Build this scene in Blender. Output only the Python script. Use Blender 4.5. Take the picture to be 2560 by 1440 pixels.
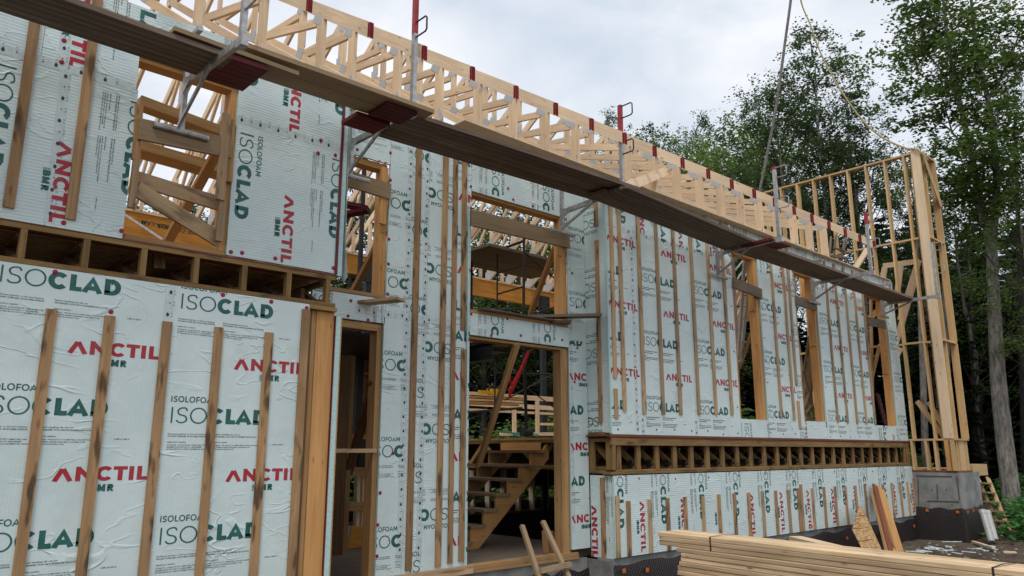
import bpy, math, random
from mathutils import Vector, Matrix
random.seed(7)
S = bpy.context.scene
for o in list(bpy.data.objects): bpy.data.objects.remove(o, do_unlink=True)
COL = S.collection
V = Vector
# ------------------------------------------------------------------ camera (stands at the origin, eye height 1.78 m above the ground)
FP = 1912.17; YAW, PIT, ROL = 0.744518852, 0.210556, -0.00026228
cf = V((math.sin(YAW)*math.cos(PIT), math.cos(YAW)*math.cos(PIT), math.sin(PIT)))
cr = V((math.cos(YAW), -math.sin(YAW), 0)); cu = cr.cross(cf)
CR = cr*math.cos(ROL)+cu*math.sin(ROL); CU = -cr*math.sin(ROL)+cu*math.cos(ROL)
cam = bpy.data.cameras.new('camera'); camo = bpy.data.objects.new('camera', cam); COL.objects.link(camo)
camo.matrix_world = Matrix((( CR.x, CU.x, -cf.x, 0), (CR.y, CU.y, -cf.y, 0), (CR.z, CU.z, -cf.z, 0), (0, 0, 0, 1)))
cam.sensor_width = 36; cam.lens = FP/2560*36; cam.clip_start = 0.05; cam.clip_end = 2000
S.camera = camo
S.render.resolution_x = 1024; S.render.resolution_y = 576
# ------------------------------------------------------------------ world: bright overcast
SUN_EL, SUN_AZ = math.radians(56), math.radians(232)     # azimuth clockwise from +Y
W = bpy.data.worlds.new('World'); S.world = W; W.use_nodes = True
nt = W.node_tree; N = nt.nodes; L = nt.links; N.clear()
out = N.new('ShaderNodeOutputWorld'); bg = N.new('ShaderNodeBackground'); bg.inputs[1].default_value = 1.0
sky = N.new('ShaderNodeTexSky'); sky.sky_type = 'NISHITA'; sky.sun_disc = False; sky.sun_elevation = SUN_EL; sky.sun_rotation = SUN_AZ
skm = N.new('ShaderNodeVectorMath'); skm.operation = 'SCALE'; skm.inputs['Scale'].default_value = 0.12
tc = N.new('ShaderNodeTexCoord'); mp = N.new('ShaderNodeMapping'); mp.inputs['Scale'].default_value = (1.5, 1.5, 3.4)
n1 = N.new('ShaderNodeTexNoise'); n1.inputs['Scale'].default_value = 2.1; n1.inputs['Detail'].default_value = 7; n1.inputs['Roughness'].default_value = .55; n1.inputs['Distortion'].default_value = .35
rp = N.new('ShaderNodeValToRGB')
rp.color_ramp.elements[0].position = .30; rp.color_ramp.elements[0].color = (.54, .63, .735, 1)
rp.color_ramp.elements[1].position = .66; rp.color_ramp.elements[1].color = (.92, .93, .965, 1)
e = rp.color_ramp.elements.new(.47); e.color = (.72, .765, .835, 1)
mx = N.new('ShaderNodeMixRGB'); mx.inputs[0].default_value = .93
L.new(tc.outputs['Generated'], mp.inputs[0]); L.new(mp.outputs[0], n1.inputs['Vector']); L.new(n1.outputs[0], rp.inputs[0])
L.new(sky.outputs[0], skm.inputs[0]); L.new(skm.outputs[0], mx.inputs[1]); L.new(rp.outputs[0], mx.inputs[2])
L.new(mx.outputs[0], bg.inputs[0]); L.new(bg.outputs[0], out.inputs[0])
sl = bpy.data.lights.new('sun', 'SUN'); sl.energy = 1.5; sl.angle = math.radians(18); sl.color = (1, .96, .9)
so = bpy.data.objects.new('sun', sl); COL.objects.link(so)
sd = V((math.sin(SUN_AZ)*math.cos(SUN_EL), math.cos(SUN_AZ)*math.cos(SUN_EL), math.sin(SUN_EL)))
so.rotation_euler = sd.to_track_quat('Z', 'Y').to_euler(); so.location = sd*50
vs = S.view_settings; S.display_settings.display_device = 'sRGB'
vs.view_transform = 'Standard'; vs.look = 'None'; vs.exposure = 0.20; vs.gamma = 1; vs.use_curve_mapping = False
# ------------------------------------------------------------------ survey helpers: a sight line met with a known wall, cross or level plane
def ray(u, v): return cf+CR*((u-1280)/FP)-CU*((v-720)/FP)
def PY(u, v, Y): d = ray(u, v); return d*(Y/d.y)
def PX(u, v, X): d = ray(u, v); return d*(X/d.x)
def PZ(u, v, Z): d = ray(u, v); return d*(Z/d.z)
def PD(u, v, D): return ray(u, v)*D
YA, YB, YC = 6.20, 6.85, 6.45           # fronts of the three wall planes
XR = 7.69; XW = 17.35; GZ = -1.78       # return wall, end wall, ground level
U = random.uniform
# ------------------------------------------------------------------ materials
def newmat(name):
    m = bpy.data.materials.new(name); m.use_nodes = True
    n = m.node_tree.nodes; b = n['Principled BSDF']; return m, n, m.node_tree.links, b
def ramp(n, stops):
    r = n.new('ShaderNodeValToRGB'); r.color_ramp.elements[0].position = stops[0][0]; r.color_ramp.elements[0].color = (*stops[0][1], 1)
    r.color_ramp.elements[1].position = stops[-1][0]; r.color_ramp.elements[1].color = (*stops[-1][1], 1)
    for p, c in stops[1:-1]:
        e = r.color_ramp.elements.new(p); e.color = (*c, 1)
    return r
def wood(name, c0, c1, knot=(.12, .05, .02), knots=.5, stain=0.0, var=.25, rough=.75, rib=0.0, grain=1.0):
    m, n, l, b = newmat(name); b.inputs['Roughness'].default_value = rough; b.inputs['Specular IOR Level'].default_value = .25
    tc = n.new('ShaderNodeTexCoord'); oi = n.new('ShaderNodeObjectInfo')
    off = n.new('ShaderNodeVectorMath'); off.operation = 'SCALE'; off.inputs[0].default_value = (37, 11, 23); l.new(oi.outputs['Random'], off.inputs['Scale'])
    ad = n.new('ShaderNodeVectorMath'); ad.operation = 'ADD'; l.new(tc.outputs['Object'], ad.inputs[0]); l.new(off.outputs[0], ad.inputs[1])
    mp = n.new('ShaderNodeMapping'); mp.inputs['Scale'].default_value = (1.1, 24, 24); l.new(ad.outputs[0], mp.inputs[0])
    g = n.new('ShaderNodeTexNoise'); g.inputs['Scale'].default_value = 1.6*grain; g.inputs['Detail'].default_value = 5; g.inputs['Distortion'].default_value = .8; l.new(mp.outputs[0], g.inputs['Vector'])
    r = ramp(n, [(.3, c0), (.7, c1)]); l.new(g.outputs[0], r.inputs[0])
    # broad tone change along the board
    mp2 = n.new('ShaderNodeMapping'); mp2.inputs['Scale'].default_value = (1.3, 5, 5); l.new(ad.outputs[0], mp2.inputs[0])
    g2 = n.new('ShaderNodeTexNoise'); g2.inputs['Scale'].default_value = 1.0; g2.inputs['Detail'].default_value = 3; l.new(mp2.outputs[0], g2.inputs['Vector'])
    mr = n.new('ShaderNodeMapRange'); mr.inputs[1].default_value = .3; mr.inputs[2].default_value = .7; mr.inputs[3].default_value = 1-var*.6; mr.inputs[4].default_value = 1+var*.35; l.new(g2.outputs[0], mr.inputs[0])
    mr3 = n.new('ShaderNodeMapRange'); mr3.inputs[3].default_value = 1-var*.55; mr3.inputs[4].default_value = 1+var*.4; l.new(oi.outputs['Random'], mr3.inputs[0])
    mu = n.new('ShaderNodeMath'); mu.operation = 'MULTIPLY'; l.new(mr.outputs[0], mu.inputs[0]); l.new(mr3.outputs[0], mu.inputs[1])
    sc = n.new('ShaderNodeVectorMath'); sc.operation = 'SCALE'; l.new(r.outputs[0], sc.inputs[0]); l.new(mu.outputs[0], sc.inputs['Scale'])
    last = sc.outputs[0]
    if knots > 0:
        mk = n.new('ShaderNodeMapping'); mk.inputs['Scale'].default_value = (1.6, 5.5, 5.5); l.new(ad.outputs[0], mk.inputs[0])
        vo = n.new('ShaderNodeTexVoronoi'); vo.inputs['Scale'].default_value = 2.0; l.new(mk.outputs[0], vo.inputs['Vector'])
        rk = ramp(n, [(.07, (1, 1, 1)), (.15, (0, 0, 0))]); l.new(vo.outputs['Distance'], rk.inputs[0])
        mm = n.new('ShaderNodeMath'); mm.operation = 'MULTIPLY'; mm.inputs[1].default_value = knots; l.new(rk.outputs[0], mm.inputs[0])
        mxk = n.new('ShaderNodeMixRGB'); l.new(mm.outputs[0], mxk.inputs[0]); l.new(last, mxk.inputs[1]); mxk.inputs[2].default_value = (*knot, 1); last = mxk.outputs[0]
    if stain > 0:
        ms = n.new('ShaderNodeMapping'); ms.inputs['Scale'].default_value = (3.1, 13, 13); l.new(ad.outputs[0], ms.inputs[0])
        ns = n.new('ShaderNodeTexNoise'); ns.inputs['Scale'].default_value = 1.0; ns.inputs['Detail'].default_value = 2; l.new(ms.outputs[0], ns.inputs['Vector'])
        rs = ramp(n, [(.56, (0, 0, 0)), (.67, (1, 1, 1))]); l.new(ns.outputs[0], rs.inputs[0])
        mm = n.new('ShaderNodeMath'); mm.operation = 'MULTIPLY'; mm.inputs[1].default_value = stain; l.new(rs.outputs[0], mm.inputs[0])
        mxs = n.new('ShaderNodeMixRGB'); l.new(mm.outputs[0], mxs.inputs[0]); l.new(last, mxs.inputs[1]); mxs.inputs[2].default_value = (.03, .02, .015, 1); last = mxs.outputs[0]
    l.new(last, b.inputs['Base Color'])
    bp = n.new('ShaderNodeBump'); bp.inputs['Strength'].default_value = .35; bp.inputs['Distance'].default_value = .004; l.new(g.outputs[0], bp.inputs['Height'])
    if rib > 0:
        wv = n.new('ShaderNodeTexWave'); wv.bands_direction = 'Z'; wv.inputs['Scale'].default_value = rib; wv.inputs['Distortion'].default_value = .6; wv.inputs['Detail'].default_value = 2
        l.new(tc.outputs['Object'], wv.inputs['Vector'])
        mr5 = n.new('ShaderNodeMapRange'); mr5.inputs[3].default_value = .68; mr5.inputs[4].default_value = 1.1; l.new(wv.outputs[0], mr5.inputs[0])
        s5 = n.new('ShaderNodeVectorMath'); s5.operation = 'SCALE'; l.new(last, s5.inputs[0]); l.new(mr5.outputs[0], s5.inputs['Scale']); l.new(s5.outputs[0], b.inputs['Base Color'])
        b2 = n.new('ShaderNodeBump'); b2.inputs['Strength'].default_value = .6; b2.inputs['Distance'].default_value = .004; l.new(wv.outputs[0], b2.inputs['Height']); l.new(bp.outputs[0], b2.inputs['Normal']); bp = b2
    l.new(bp.outputs[0], b.inputs['Normal'])
    return m
M = {}
M['new'] = wood('fresh_spruce', (.70, .515, .33), (.80, .63, .43), knots=.45, var=.16)
M['truss'] = wood('truss_spruce', (.70, .515, .335), (.82, .65, .46), knots=.5, var=.24)
M['pile'] = wood('piled_lumber', (.56, .38, .21), (.76, .57, .36), knots=.8, var=.5)
M['frame'] = wood('framing_spruce', (.36, .20, .085), (.50, .30, .13), knots=.5, var=.3)
M['frameo'] = wood('orange_spruce', (.50, .245, .085), (.62, .34, .13), knots=.5, var=.22)
M['wing'] = wood('end_wall_spruce', (.50, .33, .155), (.63, .43, .22), knots=.5, var=.22)
M['dark'] = wood('shaded_spruce', (.13, .07, .035), (.22, .125, .06), knots=.4, var=.35)  # darker copy of the framing wood, indoor shade put into its colour
M['fur'] = wood('furring_spruce', (.31, .18, .088), (.44, .27, .135), knots=.6, stain=.78, var=.42)
M['furc'] = wood('furring_pale', (.38, .25, .14), (.50, .345, .20), knots=.5, stain=.5, var=.35)
M['band'] = wood('band_spruce', (.20, .12, .045), (.31, .19, .075), knots=.5, stain=.55, var=.3)
M['plankd'] = wood('weathered_plank', (.125, .088, .063), (.215, .155, .115), knots=.25, var=.35, rib=4.0, grain=1.4)
M['plankl'] = wood('light_plank', (.25, .175, .10), (.33, .235, .14), knots=.35, var=.15)
M['plankg'] = wood('grey_plank', (.15, .115, .085), (.22, .175, .135), knots=.3, var=.2, stain=.2)
M['redw'] = wood('red_painted_wood', (.10, .012, .014), (.20, .022, .026), knots=.3, var=.5, rough=.7, rib=4.0, stain=.5)
M['redend'] = wood('red_stained_end', (.14, .004, .01), (.24, .012, .02), knots=0, var=.3)
M['lvl'] = wood('lvl_beam', (.52, .22, .035), (.66, .32, .07), knots=.0, var=.2, grain=.5)
M['sill'] = wood('reddish_sill', (.16, .055, .03), (.24, .09, .05), knots=.2, var=.2)
def osb():
    m, n, l, b = newmat('osb_board'); b.inputs['Roughness'].default_value = .7
    tc = n.new('ShaderNodeTexCoord'); mp = n.new('ShaderNodeMapping'); mp.inputs['Scale'].default_value = (14, 60, 40); mp.inputs['Rotation'].default_value = (0, .5, .3); l.new(tc.outputs['Object'], mp.inputs[0])
    vo = n.new('ShaderNodeTexVoronoi'); vo.inputs['Scale'].default_value = 1; l.new(mp.outputs[0], vo.inputs['Vector'])
    r = ramp(n, [(.0, (.20, .10, .03)), (.5, (.42, .24, .09)), (1, (.55, .36, .17))]); sx = n.new('ShaderNodeSeparateColor'); l.new(vo.outputs['Color'], sx.inputs[0]); l.new(sx.outputs[0], r.inputs[0]); l.new(r.outputs[0], b.inputs['Base Color'])
    return m
M['osb'] = osb()
def flat(name, c, rough=.6, metal=0, spec=.4, noise=0.0, nscale=12, c2=None, bump=0.0):
    m, n, l, b = newmat(name); b.inputs['Base Color'].default_value = (*c, 1); b.inputs['Roughness'].default_value = rough; b.inputs['Metallic'].default_value = metal; b.inputs['Specular IOR Level'].default_value = spec
    if c2 is None: c2 = tuple(x*(1-noise) for x in c)
    if noise > 0:
        tc = n.new('ShaderNodeTexCoord'); g = n.new('ShaderNodeTexNoise'); g.inputs['Scale'].default_value = nscale; g.inputs['Detail'].default_value = 6; g.inputs['Roughness'].default_value = .65; l.new(tc.outputs['Object'], g.inputs['Vector'])
        r = ramp(n, [(.35, c2), (.62, c)]); l.new(g.outputs[0], r.inputs[0]); l.new(r.outputs[0], b.inputs['Base Color'])
        if bump:
            bp = n.new('ShaderNodeBump'); bp.inputs['Strength'].default_value = bump; bp.inputs['Distance'].default_value = .02; l.new(g.outputs[0], bp.inputs['Height']); l.new(bp.outputs[0], b.inputs['Normal'])
    return m
M['green'] = flat('green_print', (.006, .080, .068), .45, noise=.5, nscale=5, c2=(.03, .15, .13))
M['red'] = flat('red_print', (.40, .008, .024), .45, noise=.5, nscale=5, c2=(.36, .05, .06))
M['black'] = flat('black_print', (.028, .04, .042), .5)
M['washer'] = flat('red_plastic', (.30, .004, .02), .4)
M['alu'] = flat('dull_aluminium', (.50, .50, .50), .45, .75, noise=.35, nscale=14, c2=(.30, .29, .28))
M['ladder'] = flat('bright_ladder_metal', (.72, .72, .71), .4, .1)
M['zinc'] = flat('zinc_plate', (.62, .64, .66), .5, .35, noise=.3, nscale=30, c2=(.44, .45, .47))
M['steel'] = flat('dark_steel', (.030, .032, .038), .5, .3, noise=.3, nscale=6)
M['rust'] = flat('rusty_tube', (.060, .040, .036), .6, .4, noise=.5, nscale=10)
M['redp'] = flat('red_steel_paint', (.24, .010, .016), .4, noise=.7, nscale=22, c2=(.42, .03, .045))
M['sling'] = flat('red_webbing', (.45, .012, .012), .7)
M['conc'] = flat('concrete', (.27, .27, .255), .9, noise=.5, nscale=3, c2=(.15, .15, .145), bump=.25)
M['formline'] = flat('damp_form_line', (.075, .073, .07), .9)
M['orange'] = flat('orange_clip', (.55, .13, .015), .5)
M['pvc'] = flat('white_pipe', (.42, .42, .41), .4, noise=.2, nscale=6)
M['foamscrap'] = flat('foam_scrap_film', (.70, .76, .76), .5, noise=.3, nscale=12)
M['strap'] = flat('strapping_band', (.02, .022, .025), .4)
M['rope'] = flat('yellow_webbing', (.42, .36, .16), .8, noise=.4, nscale=18)
M['ropeg'] = flat('grey_webbing', (.22, .21, .19), .8, noise=.5, nscale=14)
M['yellow'] = flat('yellow_plastic', (.72, .43, .02), .4)
M['cord'] = flat('turquoise_cord', (.06, .42, .42), .5)
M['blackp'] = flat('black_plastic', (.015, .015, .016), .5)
M['blue'] = flat('blue_cloth', (.03, .12, .42), .7)
M['redtape'] = flat('dark_red_tape', (.13, .008, .012), .5)
M['whitefilm'] = flat('torn_white_film', (.66, .72, .72), .4)
def foam(name, ribdir):
    """mint foam sheet: faint ribs pressed in the film across the reading direction, wrinkles, dust"""
    m, n, l, b = newmat(name); b.inputs['Roughness'].default_value = .34; b.inputs['Specular IOR Level'].default_value = .55
    tc = n.new('ShaderNodeTexCoord'); oi = n.new('ShaderNodeObjectInfo')
    off = n.new('ShaderNodeVectorMath'); off.operation = 'SCALE'; off.inputs[0].default_value = (17, 5, 9); l.new(oi.outputs['Random'], off.inputs['Scale'])
    ad = n.new('ShaderNodeVectorMath'); ad.operation = 'ADD'; l.new(tc.outputs['Object'], ad.inputs[0]); l.new(off.outputs[0], ad.inputs[1])
    g = n.new('ShaderNodeTexNoise'); g.inputs['Scale'].default_value = 1.7; g.inputs['Detail'].default_value = 6; g.inputs['Roughness'].default_value = .7; l.new(ad.outputs[0], g.inputs['Vector'])
    r = ramp(n, [(.3, (.535, .64, .63)), (.55, (.605, .71, .70)), (.75, (.65, .745, .735))]); l.new(g.outputs[0], r.inputs[0])
    d = n.new('ShaderNodeTexNoise'); d.inputs['Scale'].default_value = 55; d.inputs['Detail'].default_value = 2; l.new(ad.outputs[0], d.inputs['Vector'])
    rd = ramp(n, [(.72, (0, 0, 0)), (.8, (.5, .5, .5))]); l.new(d.outputs[0], rd.inputs[0])
    mx = n.new('ShaderNodeMixRGB'); l.new(rd.outputs[0], mx.inputs[0]); l.new(r.outputs[0], mx.inputs[1]); mx.inputs[2].default_value = (.28, .27, .23, 1)
    dm = n.new('ShaderNodeTexNoise'); dm.inputs['Scale'].default_value = 3.3; dm.inputs['Detail'].default_value = 5; l.new(ad.outputs[0], dm.inputs['Vector'])
    rm = ramp(n, [(.57, (0, 0, 0)), (.78, (.5, .5, .5))]); l.new(dm.outputs[0], rm.inputs[0])
    mx2 = n.new('ShaderNodeMixRGB'); l.new(rm.outputs[0], mx2.inputs[0]); l.new(mx.outputs[0], mx2.inputs[1]); mx2.inputs[2].default_value = (.50, .52, .46, 1)
    l.new(mx2.outputs[0], b.inputs['Base Color'])
    wv = n.new('ShaderNodeTexWave'); wv.bands_direction = ribdir; wv.inputs['Scale'].default_value = 12.5; wv.inputs['Distortion'].default_value = .5; wv.inputs['Detail Scale'].default_value = .4; l.new(tc.outputs['Object'], wv.inputs['Vector'])
    b1 = n.new('ShaderNodeBump'); b1.inputs['Strength'].default_value = .20 if ribdir == 'Z' else .07; b1.inputs['Distance'].default_value = .006; l.new(wv.outputs[0], b1.inputs['Height'])
    # long soft wrinkles: ridged noise, patchy
    mw = n.new('ShaderNodeMapping'); mw.inputs['Scale'].default_value = (1.5, 1, 3.4); mw.inputs['Rotation'].default_value = (0, .35, 0); l.new(ad.outputs[0], mw.inputs[0])
    w = n.new('ShaderNodeTexNoise'); w.inputs['Scale'].default_value = 1.5; w.inputs['Detail'].default_value = 2.0; w.inputs['Distortion'].default_value = .7; l.new(mw.outputs[0], w.inputs['Vector'])
    rw = ramp(n, [(.470, (0, 0, 0)), (.50, (1, 1, 1)), (.530, (0, 0, 0))]); l.new(w.outputs[0], rw.inputs[0])
    pm = n.new('ShaderNodeTexNoise'); pm.inputs['Scale'].default_value = 2.6; l.new(ad.outputs[0], pm.inputs['Vector'])
    rpm = ramp(n, [(.46, (0, 0, 0)), (.66, (1, 1, 1))]); l.new(pm.outputs[0], rpm.inputs[0])
    mul = n.new('ShaderNodeMath'); mul.operation = 'MULTIPLY'; l.new(rw.outputs[0], mul.inputs[0]); l.new(rpm.outputs[0], mul.inputs[1])
    b2 = n.new('ShaderNodeBump'); b2.inputs['Strength'].default_value = .55; b2.inputs['Distance'].default_value = .009; l.new(mul.outputs[0], b2.inputs['Height']); l.new(b1.outputs[0], b2.inputs['Normal'])
    b3 = n.new('ShaderNodeBump'); b3.inputs['Strength'].default_value = .35; b3.inputs['Distance'].default_value = .02; l.new(g.outputs[0], b3.inputs['Height']); l.new(b2.outputs[0], b3.inputs['Normal'])
    l.new(b3.outputs[0], b.inputs['Normal'])
    return m
M['foam0'] = foam('foam_vertical_ribs', 'X'); M['foam90'] = foam('foam_level_ribs', 'Z'); M['foamy'] = foam('foam_return_ribs', 'Y')
M['foamedge'] = flat('foam_cut_edge', (.50, .70, .68), .8, noise=.25, nscale=60)
M['tape'] = flat('clear_seam_tape', (.57, .66, .66), .22, spec=.6, noise=.18, nscale=18, bump=.3)
def membrane():
    m, n, l, b = newmat('dimple_membrane'); b.inputs['Roughness'].default_value = .5; b.inputs['Specular IOR Level'].default_value = .25
    tc = n.new('ShaderNodeTexCoord'); mp = n.new('ShaderNodeMapping'); mp.inputs['Rotation'].default_value = (0, math.radians(45), 0); mp.inputs['Scale'].default_value = (26, 26, 26)
    sp = n.new('ShaderNodeSeparateXYZ'); l.new(tc.outputs['Object'], sp.inputs[0]); sm = n.new('ShaderNodeMath'); sm.operation = 'ADD'; l.new(sp.outputs[0], sm.inputs[0]); l.new(sp.outputs[1], sm.inputs[1])
    cm = n.new('ShaderNodeCombineXYZ'); l.new(sm.outputs[0], cm.inputs[0]); l.new(sp.outputs[2], cm.inputs[2]); l.new(cm.outputs[0], mp.inputs[0])
    vo = n.new('ShaderNodeTexVoronoi'); vo.inputs['Scale'].default_value = 1; vo.inputs['Randomness'].default_value = 0; l.new(mp.outputs[0], vo.inputs['Vector'])
    r = ramp(n, [(.22, (.060, .048, .048)), (.45, (.010, .007, .007))]); l.new(vo.outputs['Distance'], r.inputs[0]); l.new(r.outputs[0], b.inputs['Base Color'])  # paler dots on the dimples: their shine painted into the colour
    bp = n.new('ShaderNodeBump'); bp.invert = True; bp.inputs['Strength'].default_value = .8; bp.inputs['Distance'].default_value = .01; l.new(vo.outputs['Distance'], bp.inputs['Height']); l.new(bp.outputs[0], b.inputs['Normal'])
    return m
M['memb'] = membrane()
def soil():
    m, n, l, b = newmat('bare_soil'); b.inputs['Roughness'].default_value = .95; b.inputs['Specular IOR Level'].default_value = .1
    tc = n.new('ShaderNodeTexCoord'); g = n.new('ShaderNodeTexNoise'); g.inputs['Scale'].default_value = .9; g.inputs['Detail'].default_value = 10; g.inputs['Roughness'].default_value = .7; l.new(tc.outputs['Object'], g.inputs['Vector'])
    r = ramp(n, [(.35, (.085, .064, .048)), (.55, (.155, .120, .090)), (.7, (.24, .19, .145))]); l.new(g.outputs[0], r.inputs[0])
    v = n.new('ShaderNodeTexVoronoi'); v.inputs['Scale'].default_value = 22; l.new(tc.outputs['Object'], v.inputs['Vector'])
    mx = n.new('ShaderNodeMixRGB'); mx.blend_type = 'MULTIPLY'; mx.inputs[0].default_value = .45; l.new(r.outputs[0], mx.inputs[1]); l.new(v.outputs['Color'], mx.inputs[2]); l.new(mx.outputs[0], b.inputs['Base Color'])
    g2 = n.new('ShaderNodeTexNoise'); g2.inputs['Scale'].default_value = 14; g2.inputs['Detail'].default_value = 8; l.new(tc.outputs['Object'], g2.inputs['Vector'])
    bp = n.new('ShaderNodeBump'); bp.inputs['Strength'].default_value = .8; bp.inputs['Distance'].default_value = .05; l.new(g2.outputs[0], bp.inputs['Height']); l.new(bp.outputs[0], b.inputs['Normal'])
    return m
M['soil'] = soil()
def leafmat(name, c0, c1, trans=.35):
    m, n, l, b = newmat(name); b.inputs['Roughness'].default_value = .5; b.inputs['Specular IOR Level'].default_value = .3
    tc = n.new('ShaderNodeTexCoord'); g = n.new('ShaderNodeTexNoise'); g.inputs['Scale'].default_value = 1.1; g.inputs['Detail'].default_value = 4; l.new(tc.outputs['Object'], g.inputs['Vector'])
    r = ramp(n, [(.35, c0), (.65, c1)]); l.new(g.outputs[0], r.inputs[0]); l.new(r.outputs[0], b.inputs['Base Color'])
    t = n.new('ShaderNodeBsdfTranslucent'); l.new(r.outputs[0], t.inputs[0]); mxs = n.new('ShaderNodeMixShader'); mxs.inputs[0].default_value = trans
    o = n['Material Output']; l.new(b.outputs[0], mxs.inputs[1]); l.new(t.outputs[0], mxs.inputs[2]); l.new(mxs.outputs[0], o.inputs[0])
    return m
M['leafd'] = leafmat('dark_leaves', (.055, .092, .034), (.10, .145, .055), .5)
M['leafm'] = leafmat('green_leaves', (.075, .130, .030), (.145, .215, .052), .5)
M['leafb'] = leafmat('bright_leaves', (.12, .19, .035), (.19, .28, .06), .5)
M['leafc'] = leafmat('conifer_needles', (.012, .024, .010), (.024, .042, .016), .2)
M['fern'] = leafmat('bush_leaves', (.045, .13, .03), (.10, .26, .06), .4)
def bark(name, c0, c1, sc=(6, 6, 1.5)):
    m, n, l, b = newmat(name); b.inputs['Roughness'].default_value = .9
    tc = n.new('ShaderNodeTexCoord'); mp = n.new('ShaderNodeMapping'); mp.inputs['Scale'].default_value = sc; l.new(tc.outputs['Object'], mp.inputs[0])
    g = n.new('ShaderNodeTexNoise'); g.inputs['Scale'].default_value = 2.2; g.inputs['Detail'].default_value = 8; g.inputs['Roughness'].default_value = .75; l.new(mp.outputs[0], g.inputs['Vector'])
    r = ramp(n, [(.38, c0), (.52, tuple((a+b_)/2 for a, b_ in zip(c0, c1))), (.66, c1)]); l.new(g.outputs[0], r.inputs[0]); l.new(r.outputs[0], b.inputs['Base Color'])
    bp = n.new('ShaderNodeBump'); bp.inputs['Strength'].default_value = .9; bp.inputs['Distance'].default_value = .04; l.new(g.outputs[0], bp.inputs['Height']); l.new(bp.outputs[0], b.inputs['Normal'])
    return m
M['bark'] = bark('grey_bark', (.085, .075, .066), (.34, .31, .27)); M['birch'] = bark('birch_bark', (.06, .055, .05), (.55, .54, .50), (3, 3, 7)); M['barkd'] = bark('dark_bark', (.02, .016, .014), (.07, .058, .05))
# ------------------------------------------------------------------ object helpers
WM = {}
def link(o, parent, mw):
    COL.objects.link(o); WM[o] = mw.copy()
    if parent is not None:
        o.parent = parent; o.matrix_parent_inverse = WM[parent].inverted()
    o.matrix_basis = mw
    return o
def tag(o, label=None, cat=None, group=None, kind=None):
    if label: o['label'] = label
    if cat: o['category'] = cat
    if group: o['group'] = group
    if kind: o['kind'] = kind
    return o
def thing(name, label, cat, loc=(0, 0, 0), group=None):
    o = bpy.data.objects.new(name, None); o.empty_display_size = .2
    link(o, None, Matrix.Translation(V(loc))); return tag(o, label, cat, group)
def frame(o, x, z):
    x = V(x).normalized(); y = V(z).cross(x).normalized(); z = x.cross(y)
    return Matrix(((x.x, y.x, z.x, o[0]), (x.y, y.y, z.y, o[1]), (x.z, y.z, z.z, o[2]), (0, 0, 0, 1)))
class MB:
    def __init__(s): s.v = []; s.f = []; s.m = []
    def add(s, vs, fs, mi=0):
        k = len(s.v); s.v += [tuple(q) for q in vs]; s.f += [tuple(i+k for i in f) for f in fs]; s.m += [mi]*len(fs)
    def box(s, a, b, mi=0):
        x0, y0, z0 = a; x1, y1, z1 = b
        s.add([(x0, y0, z0), (x1, y0, z0), (x1, y1, z0), (x0, y1, z0), (x0, y0, z1), (x1, y0, z1), (x1, y1, z1), (x0, y1, z1)],
              [(0, 3, 2, 1), (4, 5, 6, 7), (0, 1, 5, 4), (1, 2, 6, 5), (2, 3, 7, 6), (3, 0, 4, 7)], mi)
    def bar(s, a, b, w, t, up=(0, 0, 1), mi=0):
        a = V(a); b = V(b); x = (b-a).normalized(); y = V(up).cross(x).normalized(); z = x.cross(y)
        s.add([p+y*i*t/2+z*j*w/2 for p in (a, b) for i, j in ((-1, -1), (1, -1), (1, 1), (-1, 1))],
              [(0, 3, 2, 1), (4, 5, 6, 7), (0, 1, 5, 4), (1, 2, 6, 5), (2, 3, 7, 6), (3, 0, 4, 7)], mi)
    def tube(s, pts, r, n=8, mi=0, caps=True):
        pts = [V(p) for p in pts]; rs = r if isinstance(r, (list, tuple)) else [r]*len(pts); rings = []
        up = V((.31, .17, .93)).normalized()
        for i, p in enumerate(pts):
            d = (pts[min(i+1, len(pts)-1)]-pts[max(i-1, 0)]).normalized(); a = up.cross(d)
            if a.length < .2: a = V((1, 0, 0)).cross(d)
            a.normalize(); c = d.cross(a); rings.append([p+(a*math.cos(t*2*math.pi/n)+c*math.sin(t*2*math.pi/n))*rs[i] for t in range(n)])
        fs = []
        for i in range(len(pts)-1):
            for t in range(n): fs.append((i*n+t, i*n+(t+1) % n, (i+1)*n+(t+1) % n, (i+1)*n+t))
        if caps: fs.append(tuple(range(n-1, -1, -1))); fs.append(tuple((len(pts)-1)*n+t for t in range(n)))
        s.add([q for rg in rings for q in rg], fs, mi)
    def mesh(s, name, mats, smooth=False):
        me = bpy.data.meshes.new(name); me.from_pydata(s.v, [], s.f)
        for m in (mats if isinstance(mats, (list, tuple)) else [mats]): me.materials.append(m)
        if any(s.m): me.polygons.foreach_set('material_index', s.m)
        if smooth: me.polygons.foreach_set('use_smooth', [True]*len(me.polygons))
        me.update(); return me
    def build(s, name, mats, parent=None, origin=(0, 0, 0), smooth=False):
        o0 = V(origin)
        if o0.length: s.v = [tuple(V(q)-o0) for q in s.v]
        return link(bpy.data.objects.new(name, s.mesh(name, mats, smooth)), parent, Matrix.Translation(o0))
def board(name, a, b, w, t, mat, parent, wdir=(0, 0, 1), label=None):
    """one stick of lumber from a to b; w is its size along wdir, t the other way; grain runs along it"""
    a = V(a); b = V(b); Lh = (b-a).length/2; w = w/2+U(-.0007, .0007); t = t/2+U(-.0007, .0007)
    x = (b-a).normalized(); wd = V(wdir); wd = (wd-x*wd.dot(x)).normalized(); mw = frame((a+b)/2, x, wd)
    m = MB(); m.box((-Lh, -t, -w), (Lh, t, w)); o = link(bpy.data.objects.new(name, m.mesh(name, M[mat])), parent, mw)
    if label: o['label'] = label
    return o
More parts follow.
